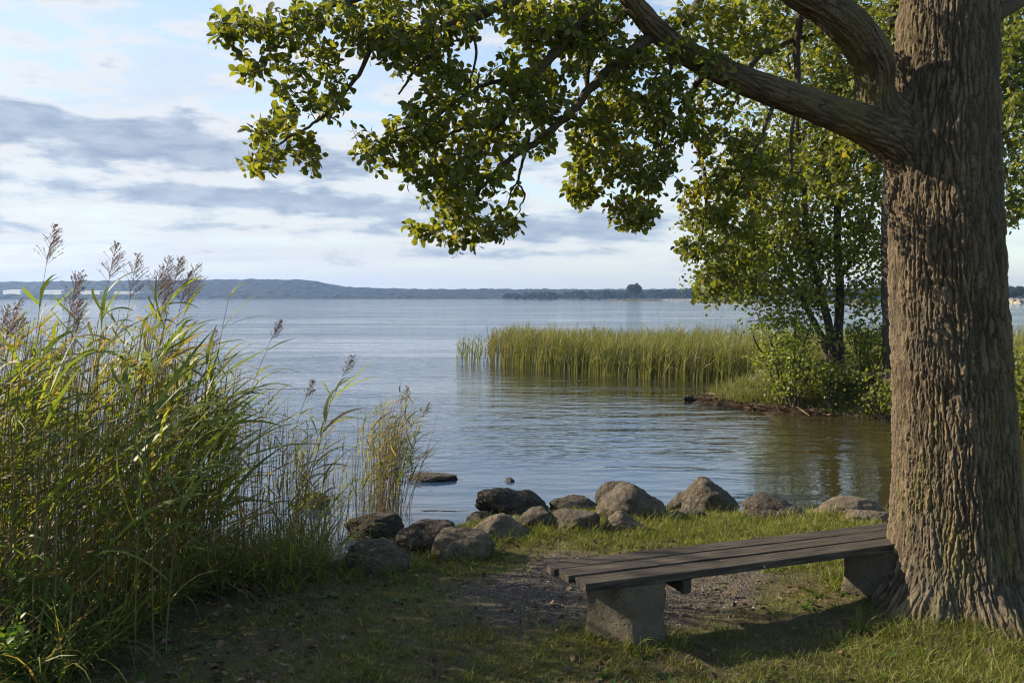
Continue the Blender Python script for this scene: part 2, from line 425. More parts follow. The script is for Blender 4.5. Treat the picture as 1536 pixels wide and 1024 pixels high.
mb.add(np.stack([X, Y, Z], -1), np.stack([ii, ii + 1, ii + nx + 1, ii + nx], 1), gravel_mask(X, Y).ravel())
ground = tag(mb.build('ground', MAT['ground']), 'dark soil and mossy lake bank with a worn gravel patch around the bench', 'ground', kind='structure')

wm = MB()
wm.add([[-3400, -60, WATER], [3400, -60, WATER], [3400, 1300, WATER], [-3400, 1300, WATER]], [[0, 1, 2, 3]])
water = tag(wm.build('lake', MAT['water'], smooth=False), 'rippled blue lake water reaching from the boulders to the far hills', 'lake', kind='structure')

# ------------------------------------------------------------------ far shores
def hill(name, prof, y0, y1, y2, mat, label, rough=3.0, nx=420, ny=26, cat='hill'):
    """wooded ridge: prof = [(photo column, photo row of the crest)] turned into real heights at distance y1"""
    xs0 = np.array([(p[0] - 768) / F * y1 for p in prof]); hs0 = np.array([P(p[0], p[1], y1)[2] for p in prof])
    xs = np.linspace(xs0[0], xs0[-1], nx); hc = np.interp(xs, xs0, hs0)
    tt = np.concatenate([np.linspace(0, 1, ny), np.linspace(1.1, 2, 8)])
    Yr = np.where(tt < 1, y0 + (y1 - y0) * tt, y1 + (y2 - y1) * (tt - 1))
    Xm, Ym = np.meshgrid(xs, Yr); T = np.repeat(tt[:, None], nx, 1)
    shape = np.where(T < 1, sstep(0, 1.0, T) * .55 + .45 * T ** .6, 1 - .8 * sstep(1, 2, T))
    Hm = WATER + (hc[None] - WATER) * np.maximum(shape, .16)
    nn = fbm(np.stack([Xm.ravel() * .05, Ym.ravel() * .05, np.full(Xm.size, 2.)], 1), 3).reshape(Xm.shape)
    nf = fbm(np.stack([Xm.ravel() * .16, Ym.ravel() * .16, np.full(Xm.size, 4.)], 1), 2).reshape(Xm.shape)
    Hm = Hm + rough * nn + rough * .6 * nf
    Hm[0] = WATER - .5; Hm[-1] = WATER - 2
    k = len(tt); i = (np.arange(k - 1)[:, None] * nx + np.arange(nx - 1)[None]).ravel()
    m = MB(); m.add(np.stack([Xm, Ym, Hm], -1), np.stack([i, i + 1, i + nx + 1, i + nx], 1))
    return tag(m.build(name, mat), label, cat, kind='structure')
hill('hills', [(-260, 424), (-60, 423), (60, 423), (190, 421), (300, 420), (380, 419), (450, 420), (478, 423), (500, 429), (540, 432), (640, 434), (760, 434), (900, 434), (1060, 434), (1300, 435), (1500, 434), (1800, 432)],
     1262, 1560, 2300, MAT['forest'], 'long low wooded ridge across the lake, fading blue with distance', rough=3.8, nx=700)

def crown_mesh(mb, c, rx, rz, rnd, n=90):
    """far tree crown: leaf clumps spread through an egg-shaped volume"""
    d = norm(RNG.normal(size=(n, 3))); r = RNG.uniform(.55, 1, n) ** .5
    d[:, 2] = np.abs(d[:, 2]) * 1.5 - .55
    pp = c + d * r[:, None] * np.array([rx, rx, rz])
    s = RNG.uniform(.22, .42, n) * rx
    a = norm(RNG.normal(size=(n, 3))); b = norm(np.cross(a, RNG.normal(size=(n, 3))))
    v = np.stack([pp + a * s[:, None], pp + b * s[:, None] * .8, pp - a * s[:, None], pp - b * s[:, None] * .8], 1)
    mb.add(v.reshape(-1, 3), np.arange(n * 4).reshape(n, 4), np.repeat(np.clip(rnd + RNG.normal(0, .15, n), 0, 1), 4))
    core = norm(RNG.normal(size=(14, 3)))
mb = MB()
for k in range(430):
    px = RNG.uniform(760, 1640); near = px > 1050
    dep = RNG.uniform(880, 1150) if not near else RNG.uniform(700, 1000)
    top = np.interp(px, [760, 850, 930, 1000, 1060, 1200, 1420, 1500, 1560, 1640], [440, 437, 435.5, 434, 432, 431, 431, 430, 428, 428]) + abs(RNG.normal(0, 2.2))
    hgt = P(px, top, dep)[2] - WATER
    crown_mesh(mb, np.array([(px - 768) / F * dep, dep, WATER + hgt * .52]), RNG.uniform(4, 7.5), hgt * .52, RNG.uniform(.1, .9), 46)
tag(mb.build('far_woods', MAT['treefar'], smooth=False), 'belt of small round trees along the far right shore', 'woods', kind='stuff')
def low_land(name, px0, px1, dep, dy, hgt, mat, label, cat):
    x0, x1 = (px0 - 768) / F * dep, (px1 - 768) / F * dep
    u = np.linspace(0, 1, 60); v = np.linspace(0, 1, 14); U, V = np.meshgrid(u, v)
    prof = np.minimum(1, np.minimum(U, 1 - U) * 9) ** .6 * np.sin(np.pi * np.clip(V, .0, 1)) ** .5
    Xm = x0 + (x1 - x0) * U; Ym = dep + dy * V + .06 * dy * np.sin(U * 17)
    Zm = WATER - .3 + (hgt + .3) * prof * (1 + .35 * fbm(xy0(Xm, Ym, .25, 3.), 3).reshape(U.shape))
    i = (np.arange(13)[:, None] * 60 + np.arange(59)[None]).ravel(); m = MB()
    m.add(np.stack([Xm, Ym, Zm], -1), np.stack([i, i + 1, i + 61, i + 60], 1))
    return tag(m.build(name, mat), label, cat, kind='structure')
low_land('islet', 921, 1001, 640, 60, 1.1, MAT['spit'], 'low grassy islet under the lone far tree', 'islet')
low_land('spit', 1046, 1420, 385, 40, 1.5, MAT['spit'], 'flat reed-covered spit reaching into the lake behind the bank trees', 'spit')
low_land('shore', 1000, 1062, 860, 40, 1.2, MAT['sand'], 'thin pale sandy shore line beyond the islet', 'shore')
low_land('shore', 1495, 1640, 380, 40, 2.1, MAT['sand'], 'pale sandy shore seen to the right of the big trunk', 'shore')
lt = empty('lone_tree', [(953 - 768) / F * 655, 660, WATER + .8])
tag(lt, 'lone round-crowned tree standing on the far grassy islet', 'tree')
m = MB(); tube(m, [[0, 0, -.5], [.2, 0, 2], [0, .1, 5.5]], [.5, .4, .2], 7); m.build('trunk', MAT['bark_far'], lt)
m = MB()
for k in range(13):
    q = norm(RNG.normal(0, 1, 3)) * RNG.uniform(.3, 1) * np.array([3.2, 3.2, 3.0]); crown_mesh(m, np.array([0, 0, 8.2]) + q, 2.9, 3.2, RNG.uniform(.2, .8), 80)
m.build('crown', MAT['treelone'], lt, smooth=False)
# right of the big trunk: trees on the sandy shore
for k, (px, top, lab) in enumerate([(1519, 437, 'small grey-green tree on the sandy shore just right of the big trunk'), (1534, 430, 'taller bushy tree on the sandy shore at the right edge of the photo'), (1556, 427, 'round tree on the sandy shore beyond the right edge tree')]):
    dep = 400 + 6 * k; hgt = P(px, top, dep)[2] - WATER
    r_ = empty('shore_tree', [(px - 768) / F * dep, dep, WATER + 1]); tag(r_, lab, 'tree', 'trees on the sandy shore')
    m = MB(); tube(m, [[0, 0, -.5], [.1, 0, hgt * .5]], [.25, .12], 6); m.build('trunk', MAT['bark_far'], r_)
    m = MB()
    for q in range(7): crown_mesh(m, np.array([RNG.normal(0, 1.2), RNG.normal(0, 1.2), hgt * RNG.uniform(.35, .72)]), 1.6, 1.5, RNG.uniform(.2, .8), 60)
    m.build('crown', MAT['treefar'], r_, smooth=False)
# white sheds at the left end of the far shore
for k, (a, b, t, lab) in enumerate([(-6, 43, 434.5, 'white shed farthest left on the far shore'), (52, 104, 435, 'white shed with dark doorways on the far shore behind the tallest reed'),
                                    (112, 160, 436, 'white shed on the far shore, second from the right in its row'), (163, 214, 437, 'white shed at the right end of the row on the far shore')]):
    dep = 1236.0; x0, x1 = (a - 768) / F * dep, (b - 768) / F * dep; hh = P(0, t, dep)[2] - WATER; zb = WATER + 3.4
    r_ = empty('white_shed', [(x0 + x1) / 2, dep, WATER]); tag(r_, lab, 'shed', 'row of white sheds on the far shore')
    r_.rotation_euler = (0, 0, R(-38)); w2 = (x1 - x0) / 2 / .80; m = MB(); box(m, [0, 6, 3.6 + (hh - 5.2) / 2], [w2, 0, 0], [0, 6, 0], [0, 0, (hh - 3.0) / 2], bev=.05); m.build('wall', MAT['white'], r_, smooth=False)
    m = MB(); m.add([[-w2 - .6, -.6, hh - 2.0], [w2 + .6, -.6, hh - 2.0], [w2 + .6, 6, hh], [-w2 - .6, 6, hh], [w2 + .6, 12.6, hh - 2.0], [-w2 - .6, 12.6, hh - 2.0]],
                    [[0, 1, 2, 3], [3, 2, 4, 5]]); rf = m.build('roof', MAT['whiteroof'], r_, smooth=False)
    for q in np.linspace(-.7, .7, 2 + k % 2):
        m = MB(); box(m, [q * w2, -.05, 3.6], [1.8, 0, 0], [0, .08, 0], [0, 0, 1.5], bev=.02); m.build('doorway', MAT['darkgap'], r_, smooth=False)
low_land('shore', -150, 262, 1190, 60, 7.0, MAT['forest'], 'dark low shore below the white sheds at the far left', 'shore')

# ================================================================== boulders
ICO = {}
def ico(sub):
    if sub not in ICO:
        import bmesh
        bm = bmesh.new(); bmesh.ops.create_icosphere(bm, subdivisions=sub, radius=1)
        ICO[sub] = (norm(np.array([v.co[:] for v in bm.verts])), np.array([[v.index for v in f.verts] for f in bm.faces])); bm.free()
    return ICO[sub]
def boulder(label, x0, x1, yt, yb, mat, zb=None, facet=8, flat=.0, seed=0, peak=None, saddle=0, deep=.62, tilt=0.0, sub=5, group='boulders along the shore'):
    rg = np.random.default_rng(100 + seed)
    pc = (x0 + x1) / 2; x0, x1 = pc + (x0 - pc) * 1.06, pc + (x1 - pc) * 1.06
    if zb is None:
        g = G(pc, yb, -.1)
        for _ in range(6): g = G(pc, yb, float(height(g[0], g[1])))
        zb = max(g[2], WATER)
    g = G(pc, yb, zb); dep = g[1]
    w = (x1 - x0) / F * dep / 2; dd = w * deep; cy = dep + dd * .75
    topz = P(pc, yt, cy)[2]; h = max(topz - zb, .03); sink = .35 * h + .05
    V, Fc = ico(sub); d = V.copy()
    r = np.full(len(d), 1.0)
    for k in range(facet):          # cut soft facets
        nrm = norm(rg.normal(size=3)); dist = rg.uniform(.66, .92)
        q = dist / np.maximum(d @ nrm, 1e-3)
        r = -np.log(np.exp(-r * 26) + np.exp(-np.minimum(q, 3) * 26)) / 26
    p = d * r[:, None]
    if flat: p[:, 2] = np.where(p[:, 2] > 1 - flat, 1 - flat + (p[:, 2] - 1 + flat) * .15, p[:, 2])
    p *= 1 / np.abs(p).max(0)
    p[:, :2] *= (1 + .12 * np.clip(-p[:, 2:3], 0, 1))
    if peak is not None:            # pull the crest to one side
        k = sstep(-.4, 1, p[:, 2]); wd = np.abs(p[:, 0] - peak)
        p[:, 2] = np.where(p[:, 2] > -.2, -.2 + (p[:, 2] + .2) * (1.0 - .62 * sstep(0, 1.25, wd)), p[:, 2])
        p[:, 2] *= 1 / p[:, 2].max()
    if saddle: p[:, 2] -= saddle * np.exp(-((p[:, 0] - .15) / .28) ** 2) * sstep(-.2, .6, p[:, 2])
    p[:, 2] += tilt * p[:, 0] * sstep(-.2, .6, p[:, 2])
    nz = fbm(p * 1.8 + seed * 7.1, 5, .52); p = p + d * (.15 * nz + .055 * fbm(p * 8 + seed, 3) + .022 * fbm(p * 21 + seed, 3))[:, None]
    lo, hi = p.min(0), p.max(0); p = (p - (lo + hi) / 2) / ((hi - lo) / 2)
    v = np.stack([p[:, 0] * w, p[:, 1] * dd, -sink + (p[:, 2] + 1) / 2 * (h + sink)], 1)
    m = MB(); m.add(v, Fc, .5)
    o = m.build('boulder', mat); o.location = (g[0], cy, zb)
    ROCKS.append((g[0], cy, w, dd))
    return tag(o, label, 'boulder', group)
ROCKS = []
D_, M_, L_ = MAT['rock_dark'], MAT['rock_mid'], MAT['rock_pale']
boulder('black flat-topped boulder lying in the water beside the reed tuft', 512, 602, 769, 808, D_, WATER, 6, .25, 1, tilt=.15)
boulder('dark brown rounded boulder between the black boulder and the pale half-buried one', 586, 690, 779, 827, D_, None, 7, .1, 2)
boulder('large grey-brown boulder nearest the camera, at the foot of the reeds', 513, 616, 808, 862, M_, None, 7, 0, 3, tilt=-.1)
boulder('pale boulder half buried in the grass right of the large grey-brown one', 645, 742, 791, 842, L_, None, 6, .1, 4, tilt=-.12)
boulder('small dark boulder behind the left end of the long pale boulder', 697, 746, 765, 797, D_, WATER, 6, 0, 5)
boulder('long pale low boulder in front of the saddle-shaped one', 703, 806, 770, 808, L_, None, 6, 0, 6, peak=-.1)
boulder('brown domed boulder between the saddle-shaped boulder and the block', 770, 834, 760, 794, M_, None, 7, 0, 7, peak=.1)
boulder('wide dark saddle-shaped boulder standing in the water', 713, 822, 729, 774, D_, WATER, 5, .15, 8, saddle=.30, deep=.55)
boulder('dark wedge boulder in the water behind the flat block', 826, 902, 742, 772, D_, WATER, 7, .1, 9, tilt=-.25)
boulder('flat-topped block-like grey boulder at the grass edge', 818, 901, 765, 799, M_, None, 9, .35, 10, deep=.7)
boulder('brown boulder mostly hidden behind the largest rounded boulder', 895, 957, 721, 762, D_, WATER, 6, .1, 11)
boulder('largest rounded boulder, warm brown on its left side', 898, 1005, 724, 782, M_, None, 5, 0, 12, peak=-.15, deep=.8)
boulder('small pale pointed boulder in the grass in front of the largest one', 904, 972, 764, 800, L_, None, 7, 0, 13, peak=-.35)
boulder('low brown boulder between the largest boulder and the pyramid', 1001, 1044, 737, 768, M_, None, 6, .1, 14)
boulder('pyramid-shaped boulder with a steep lit left face', 1029, 1112, 714, 772, M_, None, 6, 0, 15, peak=-.3, deep=.75)
boulder('low mossy stone in the grass at the foot of the pyramid boulder', 1008, 1064, 761, 782, M_, None, 5, .1, 16)
boulder('dark boulder with a pale left end, right of the pyramid', 1122, 1228, 739, 778, D_, None, 8, .1, 17, peak=-.45, tilt=-.15)
boulder('wide pale flat boulder near the big trunk', 1226, 1338, 744, 782, L_, None, 6, .1, 18)
boulder('low pale stone against the big trunk, in front of the wide flat one', 1276, 1352, 764, 788, L_, None, 6, .1, 19)
boulder('long flat dark rock awash in the lake right of the reed tuft', 610, 684, 709, 722, D_, WATER, 5, .3, 20, group='rocks awash in the lake', tilt=-.1, deep=.5)
boulder('tiny dark rock tip alone in open water', 755, 772, 715.5, 722.5, D_, WATER, 5, 0, 21, group='rocks awash in the lake', sub=3)
boulder('brown boulder to the right of the big trunk at the water edge', 1522, 1600, 728, 775, M_, None, 6, .1, 22)
boulder('small brown rock among the reeds left of the black boulder', 440, 492, 738, 762, M_, WATER, 6, .1, 23, group='rocks awash in the lake')

# ================================================================== bench
UB = np.array([math.cos(R(20.5)), math.sin(R(20.5)), 0]); VB = np.array([UB[1], -UB[0], 0]); ZB = np.array([0, 0, 1.])
B0 = np.append(G(817, 843.5, .41)[:2], 0.0); LEN = 2.78
bench = empty('bench', B0); bench.rotation_euler = (0, 0, R(20.5))
tag(bench, 'backless bench of three dark weathered planks on concrete blocks beside the big tree', 'bench')
for k in range(3):
    m = MB(); v0 = k * .152; x0 = [0, .026, .062][k]
    nseg = 40; xs = np.linspace(x0, LEN + [0, .02, -.01][k], nseg); zt = .41 + .003 * np.sin(xs * 2.1 + k) + [.0, .002, -.001][k]
    ring = []
    for dy, dz in ((.000, -.044), (.000, -.004), (.004, 0), (.134, 0), (.138, -.004), (.138, -.044)):
        edge = .0016 * fbm(np.stack([xs * 9, np.full(nseg, dy * 30.), np.full(nseg, k * 5.)], 1), 3)
        ring.append(np.stack([xs, -(v0 + dy) + edge, zt + dz + edge], 1))
    Vp = np.stack(ring, 1).reshape(-1, 3); i = np.arange(nseg - 1)[:, None] * 6; j = np.arange(6)[None]; j2 = (j + 1) % 6
    m.add(Vp, np.stack([i + j, i + 6 + j, i + 6 + j2, i + j2], -1).reshape(-1, 4))
    m.add(Vp[:6], [[0, 1, 2, 3], [0, 3, 4, 5]]); m.add(Vp[-6:], [[3, 2, 1, 0], [5, 4, 3, 0]])
    m.build('plank', MAT['plank'], bench, smooth=False)
def leg(a, b, c, dx):
    a, b, c = (G(*q, 0.0)[:2] - B0[:2] for q in (a, b, c)); d = a + c - b
    rot = lambda q: np.array([q @ UB[:2], -(q @ VB[:2])])
    q4 = np.array([rot(q) for q in (a, b, c, d)]); q4[:, 0] += dx; ctr = q4.mean(0)
    nz = 22; per = 10; m = MB(); rows = []
    for z in np.linspace(-.22, .364, nz):
        s = 1.0 + .035 * (1 - sstep(-.1, .3, z)); loop = []
        for k in range(4):
            p, q = q4[k], q4[(k + 1) % 4]
            for t in np.linspace(0, 1, per, endpoint=False):
                t2 = .05 + .9 * t; loop.append(ctr + (p + (q - p) * t2 - ctr) * s)
        rows.append(np.column_stack([np.array(loop), np.full(4 * per, z)]))
    Vv = np.vstack(rows); nn = fbm(Vv * np.array([6, 6, 5]) + dx, 5, .55)
    out = Vv - np.append(ctr, 0); out[:, 2] = 0; Vv = Vv + norm(out) * (nn * .030 + .020 * np.minimum(0, fbm(Vv * 17 + dx, 3) + .1) * 2)[:, None]
    n4 = 4 * per; i = np.arange(nz - 1)[:, None] * n4; j = np.arange(n4)[None]; j2 = (j + 1) % n4
    m.add(Vv, np.stack([i + j, i + j2, i + n4 + j2, i + n4 + j], -1).reshape(-1, 4))
    top = np.vstack([Vv[-n4:], [[*ctr, .364]]]); m.add(top, np.stack([np.arange(n4), (np.arange(n4) + 1) % n4, np.full(n4, n4)], 1))
    m.build('leg', MAT['concrete'], bench)
leg((876, 958), (955, 978), (1001, 968), 0); leg((876, 958), (955, 978), (1001, 968), 1.88)
for dx in (.72, 2.52):
    m = MB(); box(m, [dx, -.224, .3195], [.028, 0, 0], [0, .212, 0], [0, 0, .044], bev=.005); m.build('batten', MAT['plank'], bench, smooth=False)
# ================================================================== the big tree
TD = 5.42                                     # distance of the trunk axis
prof = [(-430, 1372, 1482), (-250, 1364, 1486), (-120, 1358, 1490), (0, 1354, 1492), (120, 1347, 1493), (200, 1338, 1494), (300, 1336, 1497), (400, 1339, 1502), (500, 1342, 1509),
        (600, 1345, 1517), (700, 1344, 1523), (780, 1339, 1531), (835, 1332, 1541), (870, 1321, 1554), (898, 1304, 1572), (920, 1288, 1588), (955, 1268, 1606)]
tp, tr = [], []
for (py, a, b) in prof:
    c = P((a + b) / 2, py, TD); tp.append(c); tr.append((b - a) / 2 / F * TD * .93)
tp.append(tp[-1] + np.array([0, 0, -.25])); tr.append(tr[-1] * 1.12)
tp = np.array(tp)[::-1]; tr = np.array(tr)[::-1]
zs = np.linspace(tp[0, 2], tp[-1, 2], 220)
cx = np.interp(zs, tp[:, 2], tp[:, 0]); cy = np.full_like(zs, TD); rr = np.interp(zs, tp[:, 2], tr)
TRUNK_AX = np.stack([cx, cy, zs], 1)
sides = 120; th = np.linspace(0, 2 * np.pi, sides, endpoint=False)
flare = 1 - sstep(0.0, .75, zs); low = 1 - sstep(-.1, .35, zs)
butt = .10 * np.cos(5 * th + .6) + .06 * np.cos(3 * th + 2.0) + .05 * np.cos(8 * th)
lobes = .030 * np.cos(4 * th + 1.1) + .018 * np.cos(7 * th + .3)
rad = rr[:, None] * (1 + flare[:, None] * butt[None] * (.45 + 1.0 * low[:, None]) + .13 * low[:, None] + lobes[None] * .8)
TV = np.stack([cx[:, None] + rad * np.cos(th), cy[:, None] + rad * np.sin(th), np.repeat(zs[:, None], sides, 1)], -1)
mb = MB(); i = np.arange(219)[:, None] * sides; j = np.arange(sides)[None]; j2 = (j + 1) % sides
mb.add(TV.reshape(-1, 3), np.stack([i + j, i + j2, i + sides + j2, i + sides + j], -1).reshape(-1, 4))
mb.add(np.vstack([TV[0], [cx[0], TD, zs[0]]]), np.stack([j2[0], j[0], np.full(sides, sides)], 1)); mb.add(np.vstack([TV[-1], [cx[-1], TD, zs[-1]]]), np.stack([j[0], j2[0], np.full(sides, sides)], 1))
def limb(pix, per=10):
    p = catmull([P(a, b, d) for a, b, d, _ in pix], per); w = catmull([[q[3] / 2 / F * q[2]] * 3 for q in pix], per)[:, 0]
    return p, w
LIMB1 = limb([(1400, 245, 5.42, 104), (1345, 208, 5.38, 78), (1285, 182, 5.32, 55), (1215, 157, 5.22, 47), (1140, 130, 5.1, 42), (1070, 101, 5.0, 38), (1005, 64, 4.9, 34), (955, 12, 4.82, 31), (915, -50, 4.75, 30), (880, -110, 4.7, 22)])
LIMB2 = limb([(1385, 225, 5.45, 100), (1342, 186, 5.40, 78), (1314, 146, 5.34, 58), (1312, 100, 5.28, 58), (1285, 52, 5.2, 58), (1240, 12, 5.1, 55), (1180, -30, 5.0, 52), (1110, -130, 4.9, 46), (1070, -220, 4.85, 34)])
LIMB3 = limb([(1420, 60, 5.5, 100), (1460, -40, 5.6, 84), (1520, -120, 5.75, 66), (1600, -200, 5.9, 48), (1690, -270, 6.0, 30)])
for p, w in (LIMB1, LIMB2, LIMB3): tube(mb, p, w, 28)
tmp = mb.build('trunk_hull', MAT['bark'])
md = tmp.modifiers.new('r', 'REMESH'); md.mode = 'VOXEL'; md.voxel_size = .0078; md.use_smooth_shade = True
dg = bpy.context.evaluated_depsgraph_get(); me2 = bpy.data.meshes.new_from_object(tmp.evaluated_get(dg))
nv = len(me2.vertices); V = np.empty(nv * 3); me2.vertices.foreach_get('co', V); V = V.reshape(-1, 3)
ne = len(me2.edges); E = np.empty(ne * 2, np.int32); me2.edges.foreach_get('vertices', E); E = E.reshape(-1, 2)
deg = np.bincount(E.ravel(), minlength=nv)[:, None].clip(1)
def smooth(A, it):
    for _ in range(it):
        S = np.zeros_like(A)
        for c in range(A.shape[1]): S[:, c] = np.bincount(E[:, 0], A[E[:, 1], c], nv) + np.bincount(E[:, 1], A[E[:, 0], c], nv)
        A = .4 * A + .6 * S / deg
    return A
V = smooth(V, 9)
me2.vertices.foreach_set('co', V.ravel()); me2.update()
import bmesh
bm = bmesh.new(); bm.from_mesh(me2)
fine = [e for e in bm.edges if max(e.verts[0].co.z, e.verts[1].co.z) < 4.35 and min(e.verts[0].co.x, e.verts[1].co.x) > .7]
bmesh.ops.subdivide_edges(bm, edges=fine, cuts=1, use_grid_fill=True); bm.to_mesh(me2); bm.free()
nv = len(me2.vertices); V = np.empty(nv * 3); me2.vertices.foreach_get('co', V); V = V.reshape(-1, 3)
ne = len(me2.edges); E = np.empty(ne * 2, np.int32); me2.edges.foreach_get('vertices', E); E = E.reshape(-1, 2)
deg = np.bincount(E.ravel(), minlength=nv)[:, None].clip(1); V = smooth(V, 2)
# bark coordinates: along the nearest axis, and across it
q = np.zeros((nv, 3)); best = np.full(nv, 1e9); acc = np.zeros((nv, 3)); wsum = np.zeros(nv); Rl = np.zeros(nv)
for k, (ax, rw) in enumerate(((TRUNK_AX, rr), LIMB1, LIMB2, LIMB3)):
    ax = np.asarray(ax); seg = np.linalg.norm(np.diff(ax, axis=0), axis=1); s_ = np.concatenate([[0], np.cumsum(seg)])
    t_, n_, b_ = frames(ax); idx = np.empty(nv, int); dmin = np.empty(nv)
    for c0 in range(0, nv, 40000):
        dd = ((V[c0:c0 + 40000, None] - ax[None]) ** 2).sum(-1); idx[c0:c0 + 40000] = dd.argmin(1); dmin[c0:c0 + 40000] = np.sqrt(dd.min(1))
    o = V - ax[idx]; al = s_[idx] + (o * t_[idx]).sum(1); ratio = dmin / np.asarray(rw)[idx] - (0.12 if k == 0 else 0)
    rref = np.minimum(np.asarray(rw), .37 if k == 0 else 9)[idx]; e1, e2 = (o * n_[idx]).sum(1), (o * b_[idx]).sum(1); el_ = np.hypot(e1, e2) + 1e-6
    qq = np.stack([e1 / el_ * rref, e2 / el_ * rref, al + k * 3.7], 1)
    upd = ratio < best; best = np.where(upd, ratio, best); q[upd] = qq[upd]; Rl[upd] = np.asarray(rw)[idx][upd]
jag = np.stack([fbm(q * np.array([30, 30, 13]) + 3, 3), fbm(q * np.array([30, 30, 13]) + 9, 3), np.zeros(nv)], 1) * .0105
warp = np.stack([fbm(q * np.array([6, 6, 3.0]) + 3, 2), fbm(q * np.array([6, 6, 3.0]) + 9, 2), np.zeros(nv)], 1) * .013 + jag
w_ = q + warp
n1 = np.abs(perlin(w_ * np.array([38, 38, 4.2]))); n2 = np.abs(perlin(w_ * np.array([62, 62, 10]) + 31)); n4 = perlin(w_ * np.array([15, 15, 17]) + 71); n3 = 1 - 2 * np.abs(perlin(w_ * np.array([70, 70, 24]) + 11))
hgt = np.minimum(1, n1 / .34) ** .8 * (.50 + .50 * np.minimum(1, n2 / .20)) * (1 - .4 * sstep(.22, .34, n4)) + (.20 * n3 + .16 * fbm(q * np.array([110, 110, 55]), 2)) * (.6 + .8 * sstep(-.2, .3, fbm(q * np.array([4, 4, 1.5]) + 90, 2)))
ampl = np.clip(Rl / .3, .34, 1.0) * .023
me2.vertices.foreach_set('co', V.ravel()); me2.update()
NRM = np.empty(nv * 3); me2.vertices.foreach_get('normal', NRM); NRM = NRM.reshape(-1, 3)
big = fbm(q * np.array([3.2, 3.2, .8]) + 50, 2) * .024
V2 = V + NRM * ((hgt - .6) * ampl + big * np.clip(Rl / .3, .3, 1))[:, None]
me2.vertices.foreach_set('co', V2.ravel())
for a in list(me2.attributes):
    if a.name == 'rnd': me2.attributes.remove(a)
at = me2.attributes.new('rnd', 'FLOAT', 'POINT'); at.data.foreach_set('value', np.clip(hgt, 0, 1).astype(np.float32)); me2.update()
bpy.data.objects.remove(tmp)
TB = np.array([cx[np.argmin(abs(zs))], TD, 0.0])
tree = empty('alder_tree', TB)
tag(tree, 'big deep-barked tree beside the bench, its low limb spreading leaves over the lake', 'tree')
me2.transform(__import__('mathutils').Matrix.Translation(Vector(-TB))); me2.materials.clear(); me2.materials.append(MAT['bark'])
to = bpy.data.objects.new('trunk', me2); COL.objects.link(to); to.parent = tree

# ---- branches that can be told apart
BR = [
 [(982, 50, 4.88, 20), (935, 82, 4.80, 17), (890, 112, 4.72, 15), (852, 150, 4.66, 13), (812, 190, 4.6, 12), (775, 216, 4.55, 10), (735, 248, 4.5, 7), (705, 290, 4.45, 4)],
 [(915, -40, 4.72, 22), (880, 22, 4.62, 18), (836, 68, 4.56, 15), (790, 108, 4.5, 13), (768, 135, 4.47, 11), (757, 165, 4.45, 8), (735, 205, 4.45, 5), (715, 240, 4.45, 3)],
 [(778, 122, 4.48, 8), (735, 126, 4.42, 7), (690, 150, 4.36, 6), (640, 185, 4.3, 4), (600, 205, 4.3, 3)],
 [(757, 160, 4.45, 6), (715, 182, 4.5, 6), (670, 200, 4.5, 4), (625, 230, 4.5, 3)],
 [(880, -95, 4.7, 24), (800, -20, 4.6, 20), (740, 14, 4.52, 17), (690, 32, 4.45, 13), (640, 46, 4.4, 10), (575, 52, 4.35, 8), (529, 110, 4.3, 7), (480, 172, 4.25, 5), (440, 200, 4.2, 4), (400, 226, 4.2, 3)],
 [(760, -30, 4.5, 14), (640, -15, 4.4, 12), (560, -2, 4.3, 9), (498, 14, 4.25, 7), (430, 44, 4.2, 5), (370, 52, 4.15, 3), (330, 48, 4.1, 2)],
 [(430, 40, 4.2, 4), (405, 62, 4.2, 3), (392, 90, 4.2, 2), (375, 112, 4.2, 2)],
 [(690, 30, 4.45, 8), (655, 78, 4.42, 7), (620, 108, 4.45, 5), (598, 140, 4.45, 3)],
 [(705, 35, 4.46, 5), (711, 80, 4.45, 4), (703, 125, 4.45, 3), (700, 160, 4.45, 3)],
 [(793, 205, 4.58, 6), (783, 240, 4.56, 5), (775, 272, 4.55, 4), (781, 292, 4.55, 3), (772, 318, 4.55, 2)],
 [(778, 270, 4.55, 3), (766, 288, 4.53, 3), (757, 312, 4.53, 2)],
 [(1168, 130, 5.15, 8), (1150, 195, 5.1, 6), (1125, 255, 5.05, 5), (1100, 305, 5.0, 3)],
 [(1196, 142, 5.2, 7), (1190, 200, 5.2, 6), (1187, 270, 5.2, 4), (1170, 320, 5.2, 3)],
 [(1016, 60, 4.9, 8), (1008, 110, 4.9, 6), (1004, 170, 4.85, 5), (990, 230, 4.8, 3), (970, 300, 4.8, 2)],
 [(1030, 35, 4.95, 14), (1052, 2, 5.0, 13), (1075, -40, 5.05, 10)],
 [(1120, 108, 5.1, 10), (1150, 80, 5.15, 9), (1185, 66, 5.25, 7), (1240, 50, 5.5, 5)],
 [(1197, 130, 5.25, 9), (1196, 60, 5.3, 12), (1200, 0, 5.35, 13), (1206, -60, 5.4, 12)],
 [(955, 10, 4.8, 16), (905, 55, 4.95, 12), (880, 120, 5.05, 9), (885, 180, 5.1, 6), (880, 240, 5.1, 3)],
 [(1070, 92, 5.0, 12), (1040, 150, 5.15, 9), (1050, 210, 5.2, 7), (1060, 280, 5.2, 5), (1050, 350, 5.2, 3)],
 [(1488, 20, 5.5, 26), (1560, -10, 5.7, 20), (1640, -20, 6.0, 12)],
]
NODES = []                                                # skeleton points the twigs grow from
for p, w in (LIMB1, LIMB2, LIMB3):
    for a in p[30:]: NODES.append(a)
